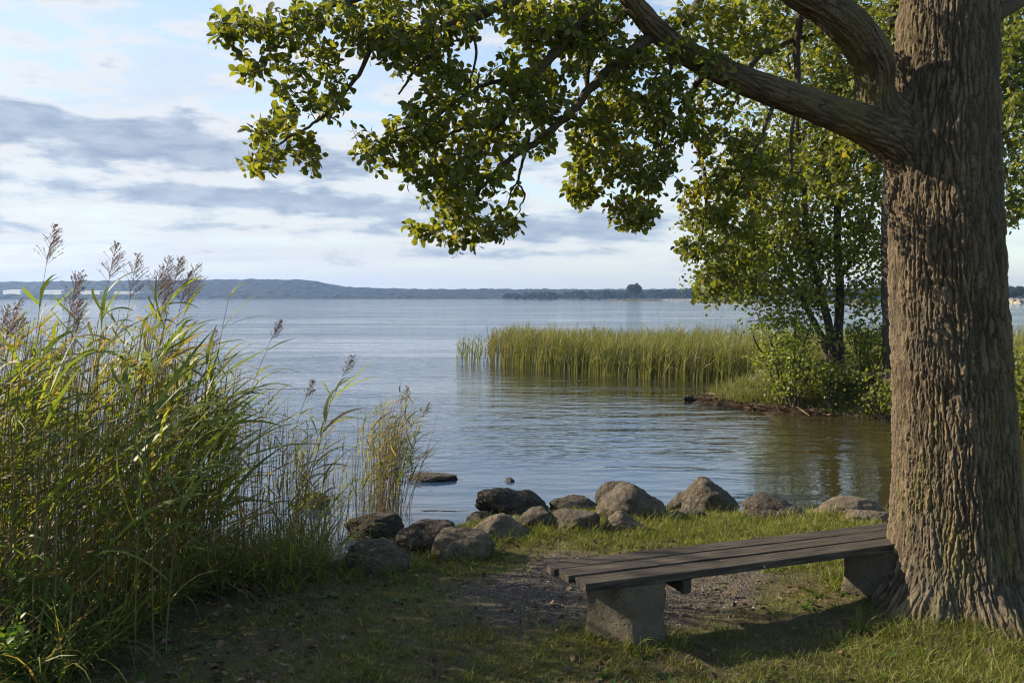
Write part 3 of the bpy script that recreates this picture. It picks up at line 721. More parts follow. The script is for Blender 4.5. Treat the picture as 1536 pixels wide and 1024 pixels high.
for k, b in enumerate(BR):
    p, w = limb(b, 7); p = p + np.cumsum(RNG.normal(0, .004, p.shape), 0)
    m = MB(); tube(m, p - TB, w * .95, 10 if w[0] > .02 else 7, wob=.05)
    m.build('branch', MAT['bark'] if w[0] > .03 else MAT['twig'], tree)
    for a in p[2:]: NODES.append(a)

ALDER = [.08, .36, .70, .95, 1.0, .80, .20]
# foliage masses: (photo column, row, half width, half height, distance, depth spread, leaf sprays)
BLOBS = [
 (327, 46, 16, 22, 4.15, .15, 9), (352, 75, 14, 22, 4.15, .15, 7), (368, 40, 22, 24, 4.2, .2, 14), (378, 112, 22, 18, 4.2, .15, 9), (410, 45, 28, 34, 4.2, .2, 18),
 (445, 40, 30, 42, 4.25, .25, 22), (500, 40, 52, 46, 4.3, .3, 50), (410, 96, 10, 16, 4.2, .15, 4), (440, 130, 34, 38, 4.25, .25, 26), (480, 125, 44, 46, 4.28, .25, 36), (508, 150, 24, 28, 4.3, .2, 10),
 (430, 184, 48, 20, 4.22, .2, 17), (395, 196, 24, 20, 4.2, .2, 9), (425, 232, 60, 24, 4.2, .2, 22), (372, 240, 28, 18, 4.2, .2, 10), (463, 230, 22, 26, 4.2, .2, 10),
 (560, 30, 50, 50, 4.35, .3, 50), (620, 30, 60, 50, 4.4, .35, 60), (620, 85, 62, 34, 4.4, .3, 40), (672, 70, 36, 58, 4.42, .3, 40), (655, 120, 44, 26, 4.42, .3, 22), (690, 10, 60, 36, 4.45, .35, 40), (585, 75, 34, 30, 4.35, .3, 20),
 (600, 205, 62, 24, 4.35, .25, 26), (565, 232, 36, 26, 4.3, .2, 14), (542, 240, 16, 18, 4.3, .15, 5), (640, 180, 46, 30, 4.38, .3, 30), (690, 170, 62, 42, 4.42, .35, 50), (740, 150, 56, 50, 4.5, .35, 48), (780, 110, 38, 40, 4.55, .3, 30),
 (660, 235, 62, 36, 4.4, .3, 50), (700, 290, 60, 44, 4.45, .3, 58), (650, 275, 50, 36, 4.42, .3, 36), (625, 345, 32, 16, 4.4, .2, 14), (685, 345, 40, 26, 4.45, .25, 26), (735, 340, 42, 24, 4.5, .25, 22), (700, 366, 18, 12, 4.45, .15, 5), (752, 345, 24, 14, 4.5, .2, 8),
 (735, 225, 36, 60, 4.5, .3, 34), (815, 145, 44, 44, 4.6, .3, 32), (810, 40, 50, 44, 4.6, .35, 44), (760, 30, 24, 20, 4.55, .3, 6), (795, 205, 36, 26, 4.6, .25, 14), (822, 215, 14, 22, 4.6, .2, 5),
 (890, 40, 56, 50, 4.8, .35, 60), (870, 90, 26, 30, 4.7, .3, 9), (950, 120, 60, 60, 4.9, .35, 60), (890, 200, 36, 44, 4.9, .3, 26), (885, 262, 36, 44, 4.9, .25, 28), (870, 290, 20, 24, 4.9, .2, 10), (930, 200, 40, 50, 4.9, .35, 34), (940, 320, 36, 22, 4.8, .2, 16), (965, 325, 26, 24, 4.8, .2, 10), (970, 250, 46, 40, 4.85, .3, 34), (1000, 160, 46, 60, 4.95, .35, 40),
 (1060, 60, 70, 60, 5.1, .5, 60), (1060, 180, 46, 60, 5.1, .4, 34), (1060, 300, 52, 40, 5.1, .35, 30), (1100, 240, 50, 60, 5.1, .4, 34), (1045, 375, 36, 16, 5.15, .25, 12), (1100, 340, 46, 36, 5.1, .3, 22), (1160, 280, 50, 60, 5.2, .4, 30), (1130, 40, 60, 50, 5.3, .5, 40), (1210, 60, 60, 60, 5.7, .4, 22),
 (1070, 430, 36, 30, 5.2, .25, 14), (1115, 400, 44, 36, 5.2, .3, 20), (1250, 250, 60, 70, 5.8, .4, 26),
 (1515, 60, 24, 60, 6.2, .5, 10), (1525, 200, 18, 80, 6.2, .4, 6),
 # above the frame
 (520, -50, 140, 40, 4.4, .5, 26), (720, -60, 140, 50, 4.6, .6, 34), (950, -90, 160, 70, 4.9, .7, 50), (1200, -120, 200, 100, 5.2, .9, 80), (1480, -200, 260, 130, 5.6, 1.0, 90), (1150, -320, 320, 120, 5.2, 1.2, 90), (1000, -480, 300, 120, 5.3, 1.3, 70), (1450, -460, 320, 150, 5.6, 1.3, 90),
]
targets = []
for (bx, by, rx, ry, dep, sp, n) in BLOBS:
    k = 0
    n = int(n * DENS * (.80 if bx < 800 else 2.1) * (.40 if by < -30 else 1))
    while k < n:
        a, b = RNG.uniform(-1, 1, 2)
        if a * a + b * b > 1: continue
        targets.append(P(bx + a * rx * (.92 if RNG.uniform() < .88 else 1.25), by + b * ry * (.92 if RNG.uniform() < .88 else 1.3), dep + RNG.uniform(-sp, sp))); k += 1
targets = np.array(targets)
nodes = np.array(NODES); d0 = np.array([((nodes - t) ** 2).sum(1).min() for t in targets]); order = np.argsort(d0)
cap = len(nodes) + len(targets) * 4 + 10; NB = np.full((cap, 3), 1e6); NB[:len(nodes)] = nodes; cnt = len(nodes)
twig = MB(); LB, LD, LU, LL = [], [], [], []
gold = 2.39996
for ti in order:
    t = targets[ti]; dd = ((NB[:cnt] - t) ** 2).sum(1); a = NB[dd.argmin()]; L = math.sqrt(dd.min())
    if L < .02: t = t + RNG.normal(0, .05, 3); L = np.linalg.norm(t - a)
    mid = (a + t) / 2 + np.array([0, 0, .10 * L]) + RNG.normal(0, .07 * L, 3)
    k = max(4, int(L / .07)); s = np.linspace(0, 1, k)[:, None]; c = a * (1 - s) ** 2 + 2 * mid * s * (1 - s) + t * s ** 2
    r0 = min(.006, .0022 + .004 * L); tube(twig, c - TB, np.linspace(r0, .0013, k), 4, RNG.uniform())
    for u in (.35, .6, .8, 1.0): NB[cnt] = c[min(k - 1, int(u * (k - 1)))]; cnt += 1
    D = norm(c[-1] - c[-2]); nl = RNG.integers(6, 10); ph = RNG.uniform(0, 6.28)
    x = norm(np.cross(D, [0.3, 0.2, 1.0])); y = np.cross(D, x)
    for q in range(nl):
        back = (q / nl) ** 1.15 * min(.20, .6 * L + .06) ; az = ph + q * gold
        base = c[-1] - D * back
        open_ = .55 + .85 * (q / nl) + RNG.normal(0, .18)
        d = D * math.cos(open_) + (x * math.cos(az) + y * math.sin(az)) * math.sin(open_)
        d = norm(d + np.array([0, 0, -.10 + .1 * RNG.normal()]))
        LB.append(base + d * .012); LD.append(d); LU.append(norm(D * .8 + np.array([0, 0, .6]) + RNG.normal(0, .55, 3)))
        LL.append(RNG.uniform(.026, .056) * (.8 if q < 2 else 1) * (1 if t[0] < .4 else .9))
    for q in range(int(L / .10)):                       # leaves along the twig
        base = c[RNG.integers(1, k - 1)] if k > 3 else c[1]; d = norm(RNG.normal(size=3) + D * .8 + np.array([0, 0, -.2]))
        LB.append(base); LD.append(d); LU.append(norm(np.array([0, 0, .7]) + RNG.normal(0, .6, 3))); LL.append(RNG.uniform(.036, .056))
LB, LD, LU, LL = map(np.array, (LB, LD, LU, LL)); nL = len(LB)
clump = fbm(LB * 2.2, 2) * .45
leafm = MB(); leaf_batch(leafm, LB - TB, LD, LU, LL, LL * RNG.uniform(.32, .40, nL), np.clip(.42 + clump + RNG.normal(0, .2, nL), 0, 1), ALDER, RNG.uniform(-.1, .7, nL), RNG.uniform(-.15, .7, nL))
leafm.build('crown', MAT['leaf'], tree); tag(twig.build('twigs', MAT['twig'], tree), kind='stuff')
print('leaves', nL, 'trunk verts', nv)

# ================================================================== trees and shrubs on the bank
def small_leaves(mb, C, n, spread, size, rg, rndc):
    """n leaves scattered round each spray centre"""
    k = len(C); b = np.repeat(C, n, 0) + rg.normal(0, spread, (k * n, 3)) * np.array([1, 1, .75])
    d = norm(rg.normal(size=(k * n, 3)) + np.array([0, 0, -.25])); u = norm(np.array([-.25, -.15, .5]) + rg.normal(0, .75, (k * n, 3)))
    L = rg.uniform(.7, 1.15, k * n) * size; r = np.clip(np.repeat(rndc, n) + rg.normal(0, .17, k * n), 0, 1)
    leaf_batch(mb, b, d, u, L, L * .40, r, [.15, .95, .9, .1], .25, .2)
def bank_tree(name, label, stems, sprays, leaf, n_leaf, spread, mat, group=None, cat='tree', seed=0, dens=1.0):
    """stems: lists of (column, row, distance, thickness in photo pixels); sprays: foliage masses in the same terms"""
    rg = np.random.default_rng(300 + seed); a = stems[0][0]; b0 = P(a[0], a[1], a[2]); z = float(height(b0[0], b0[1])); b0[2] = z
    r_ = empty(name, b0); tag(r_, label, cat, group); nd = []
    for st in stems:
        p, w = limb(st, 6); p = p + np.cumsum(rg.normal(0, .012, p.shape), 0); m = MB(); tube(m, p - b0, w, 9, wob=.04); m.build('trunk', MAT['bark_far'], r_); nd += list(p)
    nd = np.array(nd); C = []
    for (bx, by, rx, ry, dep, sp, n) in sprays:
        k = 0
        n = int(n * dens)
        while k < n:
            u = rg.uniform(-1, 1, 3)
            if (u ** 2).sum() > 1: continue
            C.append(P(bx + u[0] * rx, by + u[1] * ry, dep + u[2] * sp)); k += 1
    C = np.array(C); C = C * (1 + 0) + rg.normal(0, .10, C.shape); C = C[C[:, 2] > height(C[:, 0], C[:, 1]) + .06]
    m = MB(); cp = nd.copy()
    for t in C[np.argsort([((nd - c) ** 2).sum(1).min() for c in C])]:
        dd = ((cp - t) ** 2).sum(1) + 3 * np.maximum(0, cp[:, 2] - t[2]) ** 2; a = cp[dd.argmin()]; mid = (a + t) / 2 + np.array([0, 0, .08]) ; s = np.linspace(0, 1, 5)[:, None]
        c = a * (1 - s) ** 2 + 2 * mid * s * (1 - s) + t * s ** 2; tube(m, c - b0, np.linspace(.010, .004, 5), 3, .4); cp = np.vstack([cp, c[2:3], c[4:5]])
    tag(m.build('twigs', MAT['twig'], r_), kind='stuff')
    lm = MB(); cl = .45 + .45 * fbm(C * 1.1, 2); small_leaves(lm, C - b0, n_leaf, spread, leaf, rg, cl); lm.build('crown', mat, r_)
    return r_
bank_tree('bank_tree', 'slender several-stemmed tree on the far bank, seen left of the big trunk',
  [[(1258, 560, 19.2, 16), (1261, 480, 19.2, 14), (1264, 400, 19.2, 12), (1262, 300, 19.2, 11), (1268, 180, 19.2, 11), (1262, 60, 19.2, 9), (1265, -80, 19.2, 7), (1255, -220, 19.2, 4)],
   [(1252, 555, 19.1, 14), (1240, 480, 19.0, 12), (1226, 420, 18.9, 10), (1212, 350, 18.8, 9), (1205, 260, 18.8, 7), (1190, 150, 18.7, 5), (1180, 40, 18.7, 3)],
   [(1248, 552, 19.3, 12), (1228, 490, 19.5, 9), (1200, 430, 19.7, 7), (1165, 370, 19.8, 5), (1140, 300, 19.8, 3)],
   [(1256, 420, 19.2, 7), (1290, 360, 19.4, 6), (1310, 280, 19.5, 5), (1320, 180, 19.5, 3)]],
  [(1260, 60, 90, 90, 19.2, 1.6, 60), (1270, 170, 80, 80, 19.2, 1.5, 60), (1160, 150, 70, 80, 19, 1.3, 30), (1130, 260, 60, 60, 19, 1.2, 34), (1210, 260, 70, 70, 19, 1.3, 50), (1290, 270, 60, 70, 19.2, 1.3, 40), (1170, 360, 70, 50, 19, 1.2, 46), (1100, 395, 44, 34, 19, 1.0, 22), (1075, 425, 30, 22, 19, .8, 9),
   (1250, 370, 60, 50, 19.1, 1.2, 32), (1310, 370, 30, 50, 19.2, .9, 14), (1140, 425, 50, 30, 18.9, 1.0, 22), (1210, 440, 40, 36, 18.9, .8, 16), (1300, 445, 34, 30, 19, .8, 10), (1060, 340, 40, 40, 19, .9, 10),
   (1240, -80, 120, 80, 19.2, 1.8, 60), (1250, -200, 100, 80, 19.2, 1.6, 40), (1140, 20, 70, 90, 19, 1.4, 26)],
  .095, 15, .17, MAT['leaf_far'], 'trees on the far bank', seed=1, dens=DENS2)
bank_tree('bank_tree', 'dark straight tree half hidden behind the left edge of the big trunk',
  [[(1341, 578, 17.6, 36), (1339, 520, 17.6, 32), (1337, 440, 17.6, 29), (1336, 340, 17.6, 26), (1338, 200, 17.6, 22), (1340, 40, 17.6, 17), (1345, -140, 17.6, 11), (1345, -300, 17.6, 5)],
   [(1340, 200, 17.6, 11), (1420, 120, 17.8, 9), (1500, 60, 18, 6), (1560, 20, 18, 3)], [(1338, 250, 17.6, 9), (1420, 230, 17.4, 7), (1500, 205, 17.3, 5), (1530, 190, 17.3, 3)]],
  [(1350, 30, 70, 80, 17.6, 1.4, 40), (1320, 150, 40, 60, 17.5, 1.0, 22), (1518, 60, 40, 70, 17.6, 1.2, 46), (1522, 170, 34, 60, 17.4, 1.0, 30), (1516, 260, 20, 34, 17.3, .7, 9), (1524, 308, 18, 22, 17.3, .6, 9), (1420, 60, 90, 120, 17.6, 1.4, 40), (1500, -80, 110, 80, 17.6, 1.6, 50), (1340, -160, 110, 90, 17.6, 1.6, 50)],
  .095, 15, .17, MAT['leaf_far'], 'trees on the far bank', seed=2, dens=DENS2)
def shrub(label, px, py, dep, rx, ry, sp, n, mat, leaf=.075, seed=0, group='shrubs on the far bank', name='shrub', per=16, spread=.11, stems=5):
    base = P(px, py + ry, dep); z = float(height(base[0], base[1])); rg = np.random.default_rng(seed)
    row = H0 / 2 + 0; s = []
    yb = 446.5 + (EYE - z) / dep * F
    for k in range(stems):
        tx = px + rg.uniform(-.8, .8) * rx; ty = py + rg.uniform(-.9, .1) * ry
        s.append([(px + rg.normal(0, rx * .1), yb + 2, dep + rg.normal(0, .05), 4), ((px + tx) / 2 + rg.normal(0, 5), (yb + ty) / 2 - ry * .1, dep, 3), (tx, ty, dep + rg.normal(0, sp * .4), 2)])
    return bank_tree(name, label, s, [(px, py, rx, ry, dep, sp, int(n * 1.55))], leaf, per, spread, mat, group, 'shrub', seed)
shrub('yellow-green shrub leaning out over the inlet at the left end of the wooded bank', 1178, 505, 18.7, 58, 50, .9, 60, MAT['shrub'], seed=31)
shrub('low bright shrub tumbling onto the bank below the several-stemmed tree', 1190, 552, 18.3, 50, 34, .7, 44, MAT['shrub'], seed=32)
shrub('leafy shrub between the several-stemmed tree and the dark straight tree', 1302, 520, 18.2, 36, 48, .7, 40, MAT['leaf_far'], seed=33)
shrub('bushy green shrub at the water edge beside the big trunk', 1330, 590, 16.9, 40, 22, .7, 20, MAT['leaf_far'], seed=34, leaf=.07, per=12, spread=.17)
shrub('green shrub on the bank right of the big trunk', 1534, 590, 15.2, 34, 60, .8, 60, MAT['leaf_far'], seed=35)
shrub('low shrub in front of the stems, spilling grass-green leaves', 1246, 570, 18.0, 44, 22, .5, 34, MAT['leaf_far'], seed=36, leaf=.065)
# ================================================================== reeds
WIND = np.array([.93, -.12, 0])
def reed(ms, ml, mp, base, top, rg, plume=False, nleaf=9, dead=0., o=(0, 0, 0), big=1.0, stem=True, bare=.22):
    """one reed from base to top: bowed stem, long arching blades on the lee side, feathery head"""
    base = np.asarray(base) - o; top = np.asarray(top) - o; Ls = np.linalg.norm(top - base)
    mid = base * .45 + top * .55 - WIND * .06 * Ls * np.sign(rg.normal() + 1.2) + np.array([0, 0, .03 * Ls]); s = np.linspace(0, 1, 9)[:, None]
    c = base * (1 - s) ** 2 + 2 * mid * s * (1 - s) + top * s ** 2; green = 0 if rg.uniform() < dead else 1
    if stem: tube(ms, c, np.linspace(.0042, .0016, 9) * big, 4, rg.uniform(.0, .35) if not green else rg.uniform(.45, 1), caps=False)
    if nleaf:
        t0 = np.sort(rg.uniform(bare, .97 if plume else 1.0, nleaf)); i0 = t0 * 8; k = np.clip(i0.astype(int), 0, 7); fr = (i0 - k)[:, None]
        b = c[k] * (1 - fr) + c[k + 1] * fr; az = np.where(rg.uniform(size=nleaf) < .58, rg.normal(-.1, .85, nleaf), rg.uniform(-3.14, 3.14, nleaf))
        e0 = rg.uniform(.55, 1.15, nleaf); drop = rg.uniform(.1, 1.25, nleaf) * (1.3 if not green else 1)
        L = rg.uniform(.28, .56, nleaf) * big * (1 - .35 * (t0 > .9)); K = 8
        el = e0[:, None] - drop[:, None] * np.linspace(0, 1, K)[None] ** 1.3
        a2 = az[:, None] * (1 - .35 * np.linspace(0, 1, K)[None])
        d = np.stack([np.cos(el) * np.cos(a2), np.cos(el) * np.sin(a2), np.sin(el)], -1)
        cen = b[:, None] + np.concatenate([np.zeros((nleaf, 1, 3)), np.cumsum(d[:, 1:] * (L / (K - 1))[:, None, None], 1)], 1)
        tw = rg.normal(0, .55, nleaf)[:, None, None]; side = norm(np.cross(d, [0, 0, 1.])); side = norm(side + np.cross(d, side) * tw)
        wid = rg.uniform(.0055, .0115, nleaf)[:, None] * big * np.array([.45, .85, 1, 1, .9, .7, .42, .03])[None]
        r = np.clip(rg.uniform(.40, 1.0, nleaf) - .75 * (rg.uniform(size=nleaf) < (.04 + .28 * (t0 < .35))), 0, 1) if green else rg.uniform(0, .38, nleaf)
        ribbons(ml, cen, side, wid, r)
    if plume:
        ax = norm(c[-1] - c[-2]); Lp = rg.uniform(.22, .31) * (1.0 if big > .9 else .66); n = 62 if big > .9 else 40
        s = np.linspace(0, 1, 8)[:, None]; rach = c[-1] + ax * Lp * s + WIND * (.05 * Lp) * s ** 2; tube(mp, rach, np.linspace(.0016, .0006, 8), 3, .3, caps=False)
        t = np.sort(rg.uniform(0, 1, n)); b = c[-1] + ax * (t * Lp)[:, None] + WIND * (.05 * Lp * t ** 2)[:, None]
        az = np.where(rg.uniform(size=n) < .62, rg.normal(0, .9, n), rg.uniform(-3.14, 3.14, n)); lb = Lp * (.56 * (1 - t) ** .8 + .10) * rg.uniform(.6, 1.1, n)
        rad = np.stack([np.cos(az), np.sin(az), np.zeros(n)], -1); K = 5; u = np.linspace(0, 1, K)
        cen = b[:, None] + ax * (lb[:, None] * (u * .80))[..., None] + rad[:, None] * (lb[:, None] * (.62 * u))[..., None] + np.array([0, 0, -.2]) * (lb[:, None] * u ** 2)[..., None] * (1 - t)[:, None, None]
        dd = norm(np.gradient(cen, axis=1)); side = norm(np.cross(dd, rg.normal(size=(n, 1, 3)))); ribbons(mp, cen, side, np.full((n, K), .0011), rg.uniform(0, .5, n))
        q = 6; bi = np.repeat(np.arange(n), q); f = rg.uniform(.2, 1, n * q) * (K - 1); k = np.clip(f.astype(int), 0, K - 2); w = (f - k)[:, None]
        bp = cen[bi, k] * (1 - w) + cen[bi, k + 1] * w; d = norm(dd[bi, k] + rg.normal(0, .35, (n * q, 3))); leaf_batch(mp, bp, d, rg.normal(size=(n * q, 3)), rg.uniform(.010, .019, n * q), .0021, rg.uniform(0, 1, n * q), [.3, 1, .1], .2, 0)
def ground_z(x, y): return float(height(x, y))
def make_reed(label, top, base_px, depth, plume, group, nleaf=10, seed=0, big=1.0, name='reed', dtop=0.0, bare=.3, cat='reed'):
    rg = np.random.default_rng(500 + seed); bx = (base_px - 768) / F * depth; z = ground_z(bx, depth); b = np.array([bx, depth, z - .03]); t = P(top[0], top[1], depth + dtop)
    if plume: v = norm(t - b); t = t - v * .24
    r_ = empty(name, b); tag(r_, label, cat, group); ms, ml, mp = MB(), MB(), MB()
    reed(ms, ml, mp, b, t, rg, plume, nleaf, 0, b, big, bare=bare); ms.build('stem', MAT['stem'], r_); ml.build('foliage', MAT['reed'], r_)
    if plume: mp.build('plume', MAT['plume'], r_)
GP, GL = 'plumed reeds in the left stand', 'leafy reeds at the front of the left stand'
HERO = [((72, 342), 30, 5.5, 'tallest reed, its purple plume standing highest against the sky near the left edge', 13), ((165, 371), 128, 5.7, 'second tallest plumed reed, right of the tallest one', 12),
  ((196, 396), 172, 5.9, 'thin plumed reed just right of the second tallest one', 7), ((262, 389), 205, 6.0, 'reed with a dense drooping purple plume reaching above the far ridge', 9),
  ((244, 393), 190, 6.1, 'plumed reed just left of the dense drooping plume', 8), ((284, 407), 232, 6.2, 'plumed reed with a golden plume base at the right of the plume group', 12),
  ((233, 408), 196, 6.35, 'plumed reed behind the dense plume group, slightly lower than it', 7), ((273, 418), 226, 6.3, 'lower plumed reed tucked between the dense plume and the golden one', 7), ((17, 462), -20, 5.6, 'plumed reed cut by the left edge of the photo', 7),
  ((420, 462), 290, 6.1, 'reed leaning right with its nodding plume alone over the open water', 8), ((466, 556), 395, 6.6, 'short reed with a small plume leaning over the water left of the reed tuft', 7),
  ((527, 522), 415, 6.9, 'strongly leaning reed whose small plume stands nearest the reed tuft', 9), ((105, 470), 80, 5.3, 'plumed reed whose head ends just below the far shore line', 9)]
for k, (tp_, bp_, dep, lab, nl) in enumerate(HERO): make_reed(lab, tp_, bp_, dep, True, GP, nl + 3, k, .95 if k < 9 or k == 12 else .86, bare=.42)
make_reed('bare-topped reed whose bent leaf tip hooks over the water, left of the lone nodding plume', (343, 448), 292, 6.2, False, 'reeds leaning over the water', 8, 40, 1.0, bare=.4)
make_reed('leafy reed with three long blades drooping toward the reed tuft', (500, 580), 405, 6.7, False, 'reeds leaning over the water', 9, 41, 1.1, bare=.4)
rg = np.random.default_rng(71)
for k in range(34):
    px = -60 + 380 * rg.uniform() ** 1.25; dep = rg.uniform(4.6, 6.1) if px < 240 else rg.uniform(5.6, 6.4)
    top = (px + rg.uniform(10, 75), np.interp(px, [0, 200, 400], [520, 540, 610]) + rg.uniform(0, 150)); make_reed('green leafy reed without a plume at the front of the left reed stand', top, px, dep, False, GL, 9, 60 + k, rg.uniform(1.05, 1.6), bare=.2)
ENVX, ENVY = [-200, 0, 60, 150, 260, 330, 400, 460, 520], [470, 478, 462, 458, 462, 505, 565, 615, 670]
ms, ml, mp = MB(), MB(), MB()
for k in range(900):
    px = rg.uniform(-190, 505); lo = np.interp((px - 768) / F * 6, [-3.3, -2.8, -2.3, -1.5, -1.2], [4.5, 5.2, 5.9, 6.15, 6.4]); dep = lo + rg.uniform(0, 1) ** 1.2 * (8.6 - lo)
    if px > 300 and rg.uniform() < .22 + .38 * (px - 300) / 200: continue
    x = (px - 768) / F * dep; z = ground_z(x, dep); tpx = px + (rg.normal(24, 22) if px < 340 else rg.normal(8, 20)); py = np.interp(tpx, ENVX, ENVY) + abs(rg.normal(0, 1)) * 85 + rg.uniform(0, 25)
    t = P(tpx, py, dep + rg.normal(0, .1))
    if t[2] < z + .35: t[2] = z + rg.uniform(.35, .7)
    reed(ms, ml, mp, (x, dep, z - .03), t, rg, bool(k % 5 < 3 and k % 37 == 1), int(rg.integers(5, 11) * (1 if px < 330 else .6)) if k % 5 < 3 else int(rg.integers(0, 2)), .38 if k % 5 < 3 else .85, big=rg.uniform(.85, 1.3) * (1 if px < 330 else .68), bare=.14)
for k in range(85):
    px = rg.uniform(425, 552); dep = rg.uniform(7.6, 9.2); x = (px - 768) / F * dep; reed(ms, ml, mp, (x, dep, ground_z(x, dep) - .03), P(px + rg.normal(10, 12), rg.uniform(610, 730), dep), rg, False, int(rg.integers(1, 4)), .6, big=.62, bare=.4)
root = empty('reed_stand', (-2.5, 6.8, -.2)); tag(root, 'dense tangle of green and straw-brown reeds filling the left side of the bank', 'reeds', kind='stuff')
for m, n_, mt in ((ms, 'stems', 'stem'), (ml, 'foliage', 'reed'), (mp, 'plumes', 'plume')): tag(m.build(n_, MAT[mt], root, loc=np.array([-2.5, 6.8, -.2])), kind='stuff')
# low straw and grass skirt at the foot of the reeds
n = 8000; px = rg.uniform(-190, 478, n); lo = np.interp((px - 768) / F * 6, [-3.3, -2.8, -2.3, -1.5, -1.2], [4.2, 4.9, 5.6, 5.95, 6.2]); dep = lo + rg.uniform(0, 1, n) ** 1.5 * (8.2 - lo)
x = (px - 768) / F * dep; z = height(x, dep); b = np.stack([x, dep, z - .02], 1); K = 6; L = rg.uniform(.2, .75, n); az = rg.uniform(-3.14, 3.14, n); e0 = rg.uniform(.7, 1.5, n); el = e0[:, None] - rg.uniform(.3, 1.9, n)[:, None] * np.linspace(0, 1, K) ** 1.4
d = np.stack([np.cos(el) * np.cos(az)[:, None], np.cos(el) * np.sin(az)[:, None], np.sin(el)], -1); cen = b[:, None] + np.concatenate([np.zeros((n, 1, 3)), np.cumsum(d[:, 1:] * (L / (K - 1))[:, None, None], 1)], 1)
m = MB(); ribbons(m, cen, norm(np.cross(d, [0, 0, 1.]) + .2 * rg.normal(size=(n, 1, 3))), rg.uniform(.002, .008, n)[:, None] * np.array([.8, 1, 1, .8, .5, .03]), np.clip(rg.uniform(0, 1, n), 0, .85))
tag(m.build('undergrowth', MAT['reed'], None), 'straw and low blades matted at the foot of the left reed stand', 'undergrowth', kind='stuff')

# the separate tuft standing in the water
tuft = empty('reed_tuft', G(572, 770, WATER)); T0 = np.array(tuft.location); tag(tuft, 'narrow separate tuft of straw and green reeds standing in the water behind the black boulder', 'reed tuft')
ms, ml, mp = MB(), MB(), MB()
for k in range(180):
    px = rg.normal(572, 17); dep = T0[1] + rg.uniform(-.35, .45); x = (px - 768) / F * dep; sp = rg.uniform(-1, 1); py = rg.uniform(600, 700) if k > 16 else rg.uniform(575, 620)
    top = P(px + sp * 20 + rg.normal(18, 14), py, dep + rg.normal(0, .12)); reed(ms, ml, mp, (x, dep, WATER - .25), top, rg, False, int(rg.integers(2, 5)), .6, T0, rg.uniform(.6, .8), bare=.45)
ms.build('stem', MAT['stem'], tuft); ml.build('foliage', MAT['reed'], tuft)
for k, (tx, ty) in enumerate([(612, 572), (640, 598), (600, 566)]): make_reed(['reed with a thin head rising above the middle of the separate water tuft', 'reed arching out to the right from the separate water tuft', 'upright green reed at the back of the separate water tuft'][k], (tx, ty), 578 + 4 * k, T0[1] + .1 * k, k < 2, 'reeds rising from the water tuft', 5, 90 + k, .7, bare=.5)
# thin lone stalk in the open water
make_reed('single thin reed stalk standing alone in the inlet', (1011, 575), 1008, 18.6, False, None, 2, 97, .9, bare=.7)

# reed bed out in the lake
n = 9500; px = rg.uniform(735, 1720, n); k0 = n - 60; px[k0:] = rg.uniform(682, 742, 60)
px = np.where((px > 742) & (px < 752) & (rg.uniform(size=n) < .8), px + 40, px)
front = np.interp(px, [680, 740, 800, 900, 1000, 1130, 1200, 1720], [31.5, 30.6, 28.6, 26.6, 25.2, 23.6, 22.5, 22.0]); back = np.interp(px, [680, 740, 800, 1000, 1700], [32.2, 34.0, 34.5, 34.5, 36])
dep = front + (back - front) * rg.uniform(0, 1, n) ** 1.3 + rg.normal(0, .25, n); x = (px - 768) / F * dep
hz = rg.normal(1.19, .17, n) + .26 * fbm(xy0(x, dep, .35, 2.), 2); hz[k0:] = rg.uniform(.7, 1.15, 60); b = np.stack([x, dep, np.full(n, WATER - .1)], 1); K = 5; u = np.linspace(0, 1, K)
lean = rg.normal(.09, .10, n); ly = rg.normal(0, .08, n); m = MB()
cen = b[:, None] + np.stack([lean[:, None] * u ** 1.7 * hz[:, None], ly[:, None] * u ** 1.7 * hz[:, None], (hz[:, None] + .1) * u], -1)
cl = .18 * fbm(xy0(x, dep, .7, 5.), 2); r0 = np.clip(rg.normal(.5, .22, n) + cl, 0, 1); yaw = rg.uniform(-.9, .9, n); sd = np.stack([np.cos(yaw), np.sin(yaw), 0 * yaw], -1)[:, None] * np.ones((1, K, 1))
ribbons(m, cen, sd, np.full(n, .010)[:, None] * np.array([.8, 1, .9, .7, .1]), r0)
for q in range(4):
    t = rg.uniform(.25, .85, n); bb = b + np.stack([lean * t ** 1.7 * hz, ly * t ** 1.7 * hz, (hz + .1) * t], 1); L = rg.uniform(.25, .5, n); az = rg.normal(0, 1.1, n) + (rg.uniform(size=n) < .3) * 3.14; el = rg.uniform(.9, 1.4, n)[:, None] - rg.uniform(.1, 1.3, n)[:, None] * np.linspace(0, 1, 4) ** 1.5
    d = np.stack([np.cos(el) * np.cos(az)[:, None], np.cos(el) * np.sin(az)[:, None], np.sin(el)], -1); cc = bb[:, None] + np.concatenate([np.zeros((n, 1, 3)), np.cumsum(d[:, 1:] * (L / 3)[:, None, None], 1)], 1)
    ribbons(m, cc, norm(np.cross(d, [0, 0, 1.]) + .3 * rg.normal(size=(n, 1, 3))), rg.uniform(.007, .012, n)[:, None] * np.array([.8, 1, .8, .05]), np.clip(r0 + rg.normal(0, .15, n), 0, 1))
tag(m.build('reed_bed', MAT['reedfar']), 'wide bed of green and straw reeds standing in the lake in the middle distance', 'reed bed', kind='stuff')

